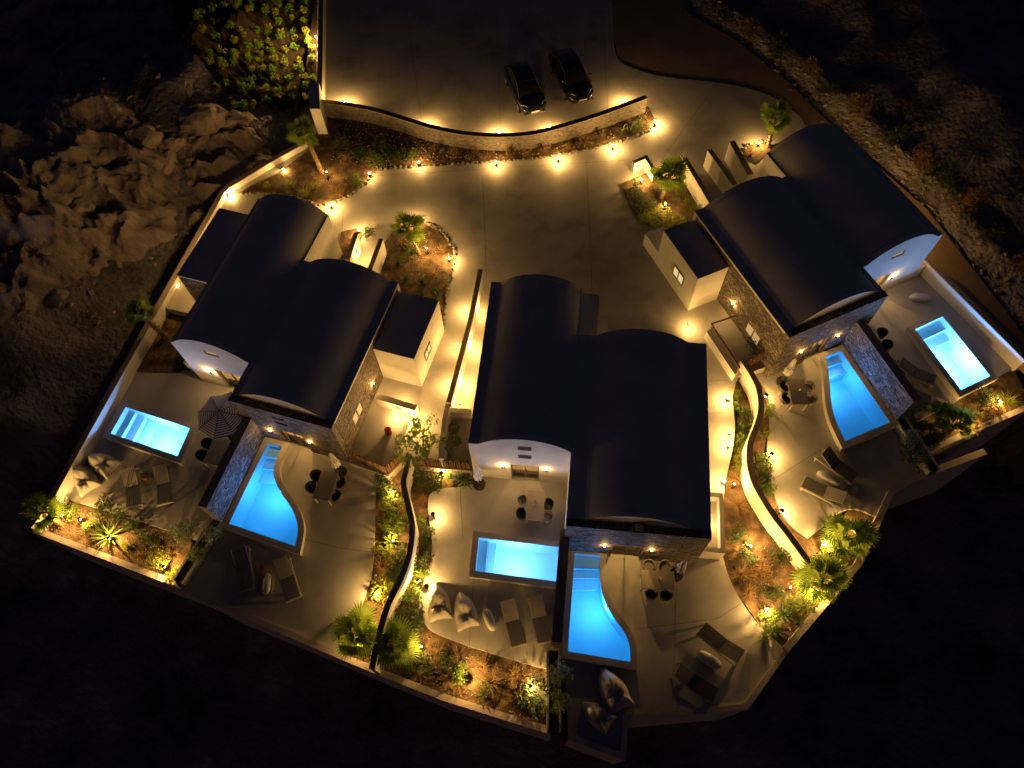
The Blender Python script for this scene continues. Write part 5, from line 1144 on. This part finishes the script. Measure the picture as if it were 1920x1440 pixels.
tr.build('trunk', STEM, t, smooth=60); lf.build('crown', LEAF, t)
# potted plants in the centre alley
def potted(px, py, label, mt, z=0.0, s_=1.0):
    p = P(px, py, z); t = thing('potted_plant', label, 'plant', (p.x, p.y, z), 0)
    MB().lathe([(.10 * s_, 0), (.15 * s_, .12 * s_), (.17 * s_, .28 * s_), (.15 * s_, .30 * s_), (.14 * s_, .25 * s_)], 18).build('pot', mt, t, smooth=50)
    m = MB(); random.seed(int(px))
    for i in range(14):
        a = i * 2.4; d = Vector((math.cos(a), math.sin(a), rnd(.5, 1.4))); leafquad(m, Vector((0, 0, .28 * s_)) + d * .15 * s_, d, Vector((0, 0, 1)), .26 * s_, .07 * s_)
    m.build('foliage', LEAF, t)
potted(852, 812, 'leafy potted plant in the alley, upper one', POTG); potted(853, 838, 'basket pot with a plant in the alley, lower one', POTG, 0, 1.15)
potted(833, 826, 'small pot on the wall beside the slat fence', CLAY, 1.1, .6)
# ---- fan palms
def fan_mesh(seed, R=.56, n=20, arc=235):
    random.seed(seed); m = MB(); m.tube([(0, 0, 0), (.2, 0, .05), (.42, 0, .06)], [.014, .011, .008], 5); c = Vector((.42, 0, .06))
    for i in range(n):
        t = R_(-arc / 2 + arc * i / (n - 1)); l = R * (1 - .18 * abs(t) / R_(arc / 2)) * rnd(.92, 1.06); d = Vector((math.cos(t), math.sin(t), 0)); s_ = Vector((-math.sin(t), math.cos(t), 0)); w_ = R * R_(arc / n) * .30
        mid_ = c + d * l * .6 + Vector((0, 0, .02)); tip = c + d * l + Vector((0, 0, -.10 * l)); z = Vector((0, 0, .02))
        m.add([c, mid_ + s_ * w_ - z, mid_ + z, mid_ - s_ * w_ - z, tip], [(0, 1, 2), (0, 2, 3), (1, 4, 2), (2, 4, 3)])
    me = m.mesh('frond'); me.materials.append(FROND); return me
FAN = [fan_mesh(51), fan_mesh(52, .50, 18, 215), fan_mesh(53, .60, 22, 250)]
def palm(base, crown_px, z, h, label, sc=1.0, n=16, r=.10, seed=1):
    random.seed(seed); b = P(*base, z); t = thing('fan_palm', label, 'palm', b, 0, 'fan palms')
    q = P(*crown_px, z + h); top = Vector((q.x - b.x, q.y - b.y, h))
    m = MB(); pts = [Vector((0, 0, -.1)).lerp(top, k / 6) + Vector((0, 0, .06 * math.sin(k / 6 * math.pi))) for k in range(7)]
    m.tube(pts, [r * 1.35, r * 1.15, r, r, r * .95, r * .95, r * .6], 12)
    ax = (top).normalized()
    for k in range(int(26 * h) + 8):                       # old leaf bases
        s_ = (k + .5) / (int(26 * h) + 8); c = Vector((0, 0, 0)).lerp(top, s_ * .97); a = k * 2.4; d = Vector((math.cos(a), math.sin(a), .0)); rr = r * (1.25 - .3 * s_); e = c + d * rr
        sd = Vector((-math.sin(a), math.cos(a), 0)) * .04; m.add([e - sd - Vector((0, 0, .03)), e + sd - Vector((0, 0, .03)), e + d * .055 + sd * .6 + Vector((0, 0, .07)), e + d * .055 - sd * .6 + Vector((0, 0, .07)), e + Vector((0, 0, .05))], [(0, 1, 2, 3), (3, 2, 4)])
    m.build('trunk', BARK, t, smooth=40)
    for k in range(n - 2):
        o = link('frond', FAN[k % 3], t, loc=top); o.rotation_euler = (rnd(-.3, .3), -R_(rnd(42, 75) if k < n * .3 else rnd(-38, 38)), k * 2.4 + rnd(-.2, .2)); s2 = sc * 1.22 * rnd(.85, 1.1); o.scale = (s2, s2, s2)
palm((312, 632), (262, 588), T + .03, 2.3, 'palm leaning over the left boundary wall', .85, 14, .13, 1)
palm((604, 322), (570, 250), UB, 2.0, 'palm with bright trunk in the entrance bed', .9, 15, .13, 2)
palm((787, 476), (764, 430), UB, 1.5, 'palm with dark fan crown in the round bed', 1.0, 15, .09, 3)
palm((1238, 376), (1256, 330), UB, 1.5, 'palm with spread fans beside the right villa entrance walls', 1.1, 18, .12, 4)
palm((1440, 275), (1453, 222), UB, 1.9, 'tall palm behind the right villa back wall', 1.0, 16, .11, 5)
palm((115, 985), (80, 962), TB, 1.0, 'fan palm overhanging the left front corner', 1.0, 15, .12, 6)
palm((690, 1208), (668, 1188), TB, 1.0, 'big fan palm left of the winding wall end', 1.15, 16, .12, 7)
palm((757, 1224), (742, 1208), TB, .8, 'fan palm right of the winding wall end', 1.05, 15, .11, 8)
palm((1572, 1012), (1590, 1008), TB, .9, 'fan palm at the bright lamp below the right terrace', 1.15, 17, .11, 9)
palm((1530, 1096), (1542, 1088), TB, .9, 'fan palm at the sloping wall below the winding wall', 1.15, 17, .11, 10)
palm((1752, 800), (1765, 780), TB, .9, 'fan palm left of the pair in the right front bed', .85, 14, .09, 11)
palm((1782, 808), (1795, 795), TB, .8, 'fan palm right of the pair in the right front bed', .85, 14, .09, 12)
# ---- stones edging the court beds: each stone a part
def edging(label, pts, z=0.0, step=.20, s0=.13):
    line = crom(P2(pts, z), 8); t = thing('stone_edging', label, 'edging', (line[0].x, line[0].y, z), 0, 'stone edgings of the court beds'); random.seed(len(pts) * 31)
    mesh = []
    for k in range(4):
        bmx = bmesh.new(); bmesh.ops.create_icosphere(bmx, subdivisions=1, radius=1)
        for v in bmx.verts: v.co *= rnd(.75, 1.2)
        me = bpy.data.meshes.new('stone'); bmx.to_mesh(me); bmx.free(); me.materials.append(EDGEST); mesh.append(me)
    acc = 0; last = line[0]
    for p in line:
        acc += (p - last).length; last = p
        if acc >= step:
            acc = 0; o = link('stone', random.choice(mesh), t, loc=(p.x - line[0].x + rnd(-.04, .04), p.y - line[0].y + rnd(-.04, .04), .04)); s_ = s0 * rnd(.5, 1.15); o.scale = (s_, s_ * rnd(.6, 1), s_ * .7); o.rotation_euler = (0, 0, rnd(0, 3.1))
edging('rough stones edging the long soil bed', [(700, 321), (760, 313), (850, 308), (920, 304), (990, 299), (1050, 291), (1100, 281), (1150, 269), (1200, 252), (1222, 240), (1229, 222)])
edging('rough stones round the entrance palm bed', [(446, 363), (500, 363), (550, 371), (605, 385), (642, 374), (682, 345), (698, 323)])
edging('rough stones round the bed in the court', [(745, 424), (782, 411), (822, 430), (850, 466), (852, 490), (840, 535), (834, 590), (828, 627)])
edging('rough stones at the right villa back bed', [(1394, 290), (1402, 272), (1440, 264)], step=.18)

# ================================================================== METAL LETTERS on the wall end
lt = thing('sign_letters', 'green metal lettering standing on the wall at the court entrance', 'sign', P(1190, 235, 0.3))
LM = noisy('letter_metal', (0.20, 0.22, 0.10), (0.30, 0.32, 0.16), 8.0, 0.4)
A0, B0 = P(1166, 238, .55), P(1209, 223, .55); ex = (B0 - A0).normalized(); upv = Vector((0, 0, 1)); fo = Vector((ex.y, -ex.x, 0)) * .12
def stroke(o, pts): MB().tube([o + ex * x + upv * z + fo for x, z in pts], .022, 6).build('letter', LM, lt, world=True)
stroke(A0, [(-.05, -.3), (.12, .25), (.18, .28), (.24, .25), (.38, -.3)]); stroke(A0, [(.03, -.1), (.3, -.1)])
stroke(A0, [(.42, .25), (.75, .28), (.72, .15), (.58, -.3)])
stroke(A0, [(1.02 + .24 * math.cos(k * .524), .0 + .3 * math.sin(k * .524)) for k in range(13)]); stroke(A0, [(1.02 + .13 * math.cos(k * .524), .02 + .18 * math.sin(k * .524)) for k in range(13)])

# ================================================================== CARS
CARP = [mat('car_paint_dark', (0.012, 0.02, 0.022), 0.22, 0.3), mat('car_paint_black', (0.012, 0.011, 0.012), 0.2, 0.3)]
HL = mat('headlamp_glass', (0.55, 0.55, 0.5), 0.12, 0.6); TYRE = mat('tyre', (0.012, 0.012, 0.012), 0.85); PLATE = mat('number_plate', (0.7, 0.7, 0.66), 0.5)
for mm_ in CARP: mm_.node_tree.nodes['Principled BSDF'].inputs['Coat Weight'].default_value = 0.7
def car(front, rear, label, paint, L=4.3, W=1.78):
    a, b = P(*front, .5), P(*rear, .5); c = (a + b) / 2; hd = math.atan2(a.y - b.y, a.x - b.x); t = thing('parked_car', label, 'car', (c.x, c.y, 0.004), hd, 'cars parked above the curved wall')
    hw = W / 2; S = [(L / 2, .50, .30, .55), (L / 2 - .10, .74, .22, .66), (L / 2 - .35, .93, .2, .76), (1.2, 1.0, .2, .88), (.75, 1.0, .2, .96), (0, 1.0, .2, .97), (-.9, 1.0, .2, .98), (-1.55, .98, .2, .98), (-L / 2 + .25, .92, .22, .94), (-L / 2 + .06, .82, .28, .86), (-L / 2, .66, .36, .72)]
    vs = []; fs = []
    for x, k, zb, zt in S:
        h = hw * k; half = [(0.0, zb), (h * .86, zb), (h * .98, zb + .12), (h, (zb + zt) / 2 + .02), (h * .97, zt - .10), (h * .86, zt - .02), (h * .5, zt + .02), (0, zt + .03)]
        ring = half + [(-y, z) for y, z in half[-2:0:-1]]; vs += [(x, y, z) for y, z in ring]; n = len(ring)
    for i in range(len(S) - 1):
        for k in range(n): fs.append((i * n + k, i * n + (k + 1) % n, (i + 1) * n + (k + 1) % n, (i + 1) * n + k))
    fs += [tuple(range(n)), tuple(range(len(S) * n - 1, (len(S) - 1) * n - 1, -1))]
    MB().add(vs, fs).build('body', paint, t, smooth=50)
    G = [(1.15, .86, .88, .90), (.35, .80, .94, 1.36), (-.2, .80, .95, 1.45), (-.9, .79, .96, 1.44), (-1.45, .78, .96, 1.28), (-1.85, .80, .96, .99)]
    vs = []; fs = []
    for x, kb, zb, zt in G:
        hb = hw * kb * 1.05; htp = hw * (kb - .12 if zt > 1.1 else kb); vs += [(x, hb, zb), (x, htp, zt - .04), (x, htp * .8, zt), (x, -htp * .8, zt), (x, -htp, zt - .04), (x, -hb, zb)]
    for i in range(len(G) - 1):
        for k in range(5): fs.append((i * 6 + k, i * 6 + k + 1, (i + 1) * 6 + k + 1, (i + 1) * 6 + k))
    MB().add(vs, fs).build('glasshouse', GLASS, t, smooth=35)
    vs = []; fs = []
    for x, kb, zb, zt in G[1:5]:
        h = hw * (kb - .12) * .84; vs += [(x, h, zt + .012), (x, 0, zt + .028), (x, -h, zt + .012), (x, h, zt + .003), (x, 0, zt + .006), (x, -h, zt + .003)]
    for i in range(3):
        o = i * 6; fs += [(o, o + 1, o + 7, o + 6), (o + 1, o + 2, o + 8, o + 7), (o, o + 6, o + 9, o + 3), (o + 2, o + 5, o + 11, o + 8)]
    fs += [(0, 3, 4, 1), (1, 4, 5, 2), (18, 19, 22, 21), (19, 20, 23, 22)]; MB().add(vs, fs).build('roof', paint, t, smooth=40)
    for sgn in (1, -1):
        MB().tube([(1.15, sgn * hw * .86, .92), (.35, sgn * hw * .72, 1.36), (-.2, sgn * hw * .71, 1.44), (-.9, sgn * hw * .70, 1.42), (-1.85, sgn * hw * .80, 1.0)], .02, 6).build('window_trim', STEEL, t)
        MB().beam((.85, sgn * hw * .92, .98), (.82, sgn * (hw + .17), 1.0), .10, .12).build('mirror', paint, t)
        MB().add([(L / 2 - .16, sgn * .40, .70), (L / 2 - .10, sgn * .38, .60), (L / 2 - .22, sgn * .70, .62), (L / 2 - .50, sgn * .80, .74), (L / 2 - .36, sgn * .62, .80)], [(0, 1, 2, 3, 4) if sgn > 0 else (4, 3, 2, 1, 0)]).build('headlight', HL, t)
        MB().box(-L / 2 - .005, -L / 2 + .1, sgn * .62 - .14, sgn * .62 + .14, .66, .80).build('tail_light', RED, t)
        for x in (1.32, -1.32):
            wv = MB().tube([(0, -.11, 0), (0, .11, 0)], .31, 22).build('wheel', TYRE, t); wv.location = (x, sgn * (hw - .10), .31)
            MB().tube([(0, sgn * .112, 0), (0, sgn * .12, 0)], [.20, .19], 16).build('rim', STEEL, wv)
        MB().box(-.1, .12, sgn * (hw + .002) - .01, sgn * (hw + .002) + .01, .78, .81).build('door_handle', STEEL, t)
    MB().box(L / 2 - .05, L / 2 + .012, -.42, .42, .40, .50).build('grille', METAL, t); MB().box(L / 2 + .013, L / 2 + .022, -.26, .26, .41, .50).build('number_plate', PLATE, t)
    MB().box(L / 2 - .09, L / 2 + .03, -.72, .72, .31, .35).build('bumper_trim', STEEL, t)
car((1003, 206), (966, 128), 'dark parked car on the left with its lamps facing the curved wall', CARP[0])
car((1092, 184), (1050, 104), 'black parked car on the right with a mirror sticking out', CARP[1], 4.5, 1.82)

# ================================================================== HILLSIDE: boulders, vine rows, roadside scrub
BM = []
for k in range(5):
    random.seed(100 + k); bmx = bmesh.new(); bmesh.ops.create_icosphere(bmx, subdivisions=3, radius=1)
    for v in bmx.verts:
        c = v.co.copy(); v.co *= 1 + .35 * noise.fractal(c * 1.1 + Vector((k * 5, 0, 0)), 1, 2, 4); v.co.z = max(v.co.z, -.5); v.co.x = round(v.co.x * 4) / 4 * .35 + v.co.x * .65
    me = bpy.data.meshes.new('boulder'); bmx.to_mesh(me); bmx.free(); me.materials.append(BOULD); BM.append(me)
for i, (px, py, s_, lab) in enumerate((
  (40, 300, 1.3, 'big boulder at the left picture edge of the rocky slope'), (95, 330, 1.0, 'mossy boulder next to the big slope boulder'), (135, 235, 1.1, 'pale fluted boulder at the upper rim of the slope'),
  (190, 290, .9, 'boulder in the middle of the rocky slope crest'), (265, 260, 1.2, 'tall dark boulder on the slope crest'), (320, 330, .9, 'flat-faced boulder below the slope crest'),
  (395, 265, 1.1, 'boulder above the bright patch of the slope'), (450, 250, 1.0, 'rounded boulder nearest the shrub rows'), (150, 400, .8, 'low boulder on the brown part of the slope'),
  (60, 480, .9, 'pale boulder low on the left slope'), (30, 560, .8, 'long boulder at the foot of the left slope'), (230, 440, .6, 'small boulder above the dark band of the slope'), (330, 285, .7, 'broken boulder beside the tall dark one'), (110, 560, .5, 'small stone at the edge of the dark band'))):
    p = P(px, py, 1.2); z = tz(p.x, p.y); p = P(px, py, z); z = tz(p.x, p.y)
    o = link('boulder', BM[i % 5], None, loc=(p.x, p.y, z + .12 * s_)); random.seed(i); o.scale = (s_ * rnd(.9, 1.5), s_ * rnd(.7, 1.0), s_ * .7); o.rotation_euler = (rnd(-.2, .2), rnd(-.2, .2), rnd(0, 6)); tag(o, lab, 'rock', 'boulders on the rocky slope')
poly_ = P2([(335, -60), (598, -60), (596, 205), (560, 214), (430, 205), (370, 140)], -0.4); bmx = bmesh.new(); bmx.faces.new([bmx.verts.new((p.x, p.y, 0)) for p in poly_])
for ax in (0, 1):
    lo = min(p[ax] for p in poly_); hi = max(p[ax] for p in poly_); k_ = lo + .4
    while k_ < hi:
        bmesh.ops.bisect_plane(bmx, geom=bmx.verts[:] + bmx.edges[:] + bmx.faces[:], plane_co=(k_, 0, 0) if ax == 0 else (0, k_, 0), plane_no=(1, 0, 0) if ax == 0 else (0, 1, 0)); k_ += .4
for v in bmx.verts: v.co.z = tz(v.co.x, v.co.y) + .34
bmx.normal_update(); bmx.faces.ensure_lookup_table()
if bmx.faces[0].normal.z < 0: bmesh.ops.reverse_faces(bmx, faces=bmx.faces[:])
me = bpy.data.meshes.new('planted_slope'); bmx.to_mesh(me); bmx.free(); DS = noisy('dark_soil', (0.008, 0.0065, 0.005), (0.018, 0.014, 0.010), 2.0, 0.95, 0.8, 10); DS.node_tree.nodes['Principled BSDF'].inputs['Specular IOR Level'].default_value = 0.05; me.materials.append(DS); tag(link('planted_slope', me), 'dark soil slope under the shrub rows', kind='structure')
# pale folded rock face above the west wall, one continuous outcrop
OUT = noisy('outcrop_stone', (0.15, 0.12, 0.11), (0.44, 0.37, 0.34), 0.7, 0.92, 1.0, 4, detail=10, c3=(0.30, 0.25, 0.225), bdist=0.10, stretch=(1, 1.6, 1))
def rockface(pts, label, seed, amp):
    poly = [Vector(p) for p in P2(pts, 1.5)]; x0 = min(p.x for p in poly); x1 = max(p.x for p in poly); y0 = min(p.y for p in poly); y1 = max(p.y for p in poly); st = .10
    nx_ = int((x1 - x0) / st) + 1; ny_ = int((y1 - y0) / st) + 1; vs = []; fs = []
    for j in range(ny_):
        for i in range(nx_):
            x, y = x0 + i * st, y0 + j * st; dd_ = dist_poly(x, y, poly) * (1 if inside(x, y, poly) else -1); ed = max(-.5, min(1.0, dd_ / 1.1))
            wx = x + 1.3 * noise.noise((x * .3, y * .3, seed)); wy = y + 1.3 * noise.noise((x * .3 + 7, y * .3, seed))
            f1 = 1 - abs(noise.noise((wx * .34, wy * .6, seed + .5))); f2 = 1 - abs(noise.noise((wx * 1.0 + .4 * wy, wy * 1.3, seed + 2))); f3 = noise.fractal((x * 2.2, y * 2.2, seed), 1, 2, 4)
            h_ = amp * (f1 ** 2) + .22 * f2 ** 3 + .04 * f3; q_ = h_ / .3; fl_ = math.floor(q_); u_ = max(0.0, (q_ - fl_ - .4) / .6); h_ = .55 * h_ + .45 * .3 * (fl_ + u_ * u_ * (3 - 2 * u_))
            vs.append((x, y, tz(x, y) - .25 + ed * (.25 + h_) if ed > 0 else tz(x, y) - .25 + ed))
    for j in range(ny_ - 1):
        for i in range(nx_ - 1):
            a0 = j * nx_ + i
            if min(vs[k][2] - tz(vs[k][0], vs[k][1]) for k in (a0, a0 + nx_ + 1)) > -.6: fs.append((a0, a0 + 1, a0 + nx_ + 1, a0 + nx_))
    tag(MB().add(vs, fs).build('rock_outcrop', OUT, smooth=50), label, 'rock', 'pale rock faces on the left slope')
rockface([(-90, 240), (60, 190), (140, 220), (250, 215), (330, 280), (300, 400), (150, 500), (40, 610), (-110, 640)], 'broad pale folded rock face reaching the left picture edge', 1.0, 1.25)
rockface([(330, 250), (400, 200), (470, 205), (520, 255), (450, 320), (360, 400), (310, 380)], 'smaller pale rock face near the entrance palm wall', 4.0, 0.9)
VN = [withmat(bush_mesh(61, 170, .30, .42, .09, .036, 6)[0], LEAFG), withmat(bush_mesh(62, 170, .30, .42, .09, .036, 6)[0], LEAFY)]
cnt = 0
for r in range(9):
    for c in range(13):
        random.seed(r * 50 + c); x = 372 + r * 24 + c * 3 + rnd(-3, 3); y = -8 + c * 17.5 + rnd(-2.5, 2.5) - r * 1.5
        if x > 592 or (x < 400 and y > 150) or (y > 190 and x < 430): continue
        p = P(x, y, -.2); z = tz(p.x, p.y); p = P(x, y, z); z = tz(p.x, p.y)
        o = link('row_shrub', VN[(r + c) % 2], None, loc=(p.x, p.y, z + .32), rot=(0, 0, rnd(0, 6.28))); s_ = rnd(.9, 1.15); o.scale = (s_, s_, s_)
        tag(o, 'small green shrub in the planted rows left of the car park', 'shrub', 'shrub rows beside the car park'); cnt += 1
for i, (px, py, lab) in enumerate(((1340, 40, 'roadside scrub bush farthest up the dirt road'), (1392, 70, 'roadside scrub bush above the dirt road bend'), (1440, 105, 'scrub bush on the upper dirt road bank'), (1500, 150, 'scrub bush opposite the tall back palm'), (1535, 185, 'scrub bush on the bank behind the right villa roof'), (1590, 225, 'scrub bush on the bank beside the villa back corner'),
  (1650, 275, 'scrub bush at the middle of the roadside bank'), (1700, 320, 'pale scrub bush below the middle of the bank'), (1745, 355, 'pale scrub bush opposite the right roof edge'), (1790, 395, 'scrub bush opposite the blue-lit gable'), (1840, 460, 'scrub bush low on the roadside bank'), (1890, 520, 'scrub bush lowest on the roadside bank'))):
    p = P(px, py, 0.2); z = tz(p.x + .6, p.y + .3); plant('bush', px, py, z - .05, rnd(.8, 1.3), lab, DRY if i % 2 else LEAFD, i % 3, 'scrub along the dirt road', wp=Vector((p.x + .6, p.y + .3, z)))
# loose stones and dry litter in the beds, one mass
def scatter(name, label, pts, z, n, mt, s0, s1, seed):
    random.seed(seed); poly = P2(pts, z); m = MB(); x0 = min(p[0] for p in poly); x1 = max(p[0] for p in poly); y0 = min(p[1] for p in poly); y1 = max(p[1] for p in poly); k = 0
    while k < n:
        x, y = rnd(x0, x1), rnd(y0, y1)
        if not inside(x, y, poly): continue
        k += 1; s_ = rnd(s0, s1); a = rnd(0, 6.28); ca, sa = math.cos(a), math.sin(a); vv = [(-1, -.7, 0), (1, -.6, 0), (.8, .8, 0), (-.9, .6, 0), (-.4, -.2, .8), (.5, .1, .7)]
        m.add([(x + s_ * (q[0] * ca - q[1] * sa), y + s_ * (q[0] * sa + q[1] * ca), z + s_ * q[2]) for q in vv], [(0, 1, 5, 4), (1, 2, 5), (2, 3, 4, 5), (3, 0, 4)])
    tag(m.build(name, mt), label, 'gravel', kind='stuff')
scatter('gravel', 'loose stones scattered over the long soil bed', [(640, 212), (760, 245), (860, 268), (960, 272), (1050, 257), (1214, 204), (1220, 240), (1050, 286), (920, 298), (760, 306), (690, 316), (620, 300)], UB + .03, 1100, EDGEST, .015, .06, 1)
scatter('gravel', 'loose stones scattered over the round court bed', [(745, 430), (782, 418), (845, 470), (834, 535), (822, 610), (720, 520)], UB + .03, 350, EDGEST, .015, .045, 2)
scatter('gravel', 'loose stones scattered over the centre front bed', [(700, 1245), (800, 1190), (1035, 1260), (1035, 1365), (830, 1305)], TB + .03, 450, EDGEST, .012, .04, 3)
scatter('gravel', 'loose stones scattered over the wide right bed', [(1365, 1050), (1460, 1010), (1590, 1050), (1480, 1210), (1390, 1110)], TB + .03, 450, EDGEST, .012, .04, 4)
scatter('gravel', 'loose stones scattered over the corner bed', [(70, 985), (100, 930), (345, 1010), (340, 1095)], TB + .03, 350, EDGEST, .012, .04, 5)

def rubble_mass(name, label, pts, n, mt, s0, s1, seed, wline=None):
    random.seed(seed); m = MB(); k = 0; poly = P2(pts, 0.5); x0 = min(p[0] for p in poly); x1 = max(p[0] for p in poly); y0 = min(p[1] for p in poly); y1 = max(p[1] for p in poly)
    while k < n:
        x, y = rnd(x0, x1), rnd(y0, y1)
        if not inside(x, y, poly) or inside(x, y, SITEV): continue
        if noise.noise((x * .4, y * .4, seed)) < rnd(-.5, .25): continue
        k += 1; s_ = s0 + (s1 - s0) * random.random() ** 3; z = tz(x, y) - s_ * .15; a = rnd(0, 6.28); ca, sa = math.cos(a), math.sin(a); fl = rnd(.35, .8)
        vv = [(-1, -.7, 0), (.9, -.6, 0), (1, .7, 0), (-.8, .8, 0), (-.7, -.4, 1), (.5, -.5, .85), (.7, .4, .7), (-.5, .5, .95)]; vv = [(p[0] * rnd(.8, 1.2), p[1] * rnd(.6, 1.1), p[2] * fl * rnd(.7, 1.2)) for p in vv]
        m.add([(x + s_ * (q[0] * ca - q[1] * sa), y + s_ * (q[0] * sa + q[1] * ca), z + s_ * q[2]) for q in vv], [(0, 1, 5, 4), (1, 2, 6, 5), (2, 3, 7, 6), (3, 0, 4, 7), (4, 5, 6, 7)])
    tag(m.build(name, mt), label, 'rubble', kind='stuff')
rubble_mass('rubble', 'broken rock strewn over the slope left of the boundary wall', [(-60, 180), (300, 120), (520, 200), (500, 300), (330, 440), (160, 620), (-80, 700)], 500, BOULD, .04, .26, 5)
rubble_mass('rubble', 'line of rubble along the bank of the dirt road', [(1300, -20), (1350, -10), (1580, 190), (1790, 360), (1960, 560), (1960, 640), (1760, 400), (1550, 222), (1380, 80)], 520, EDGEST, .05, .28, 6)
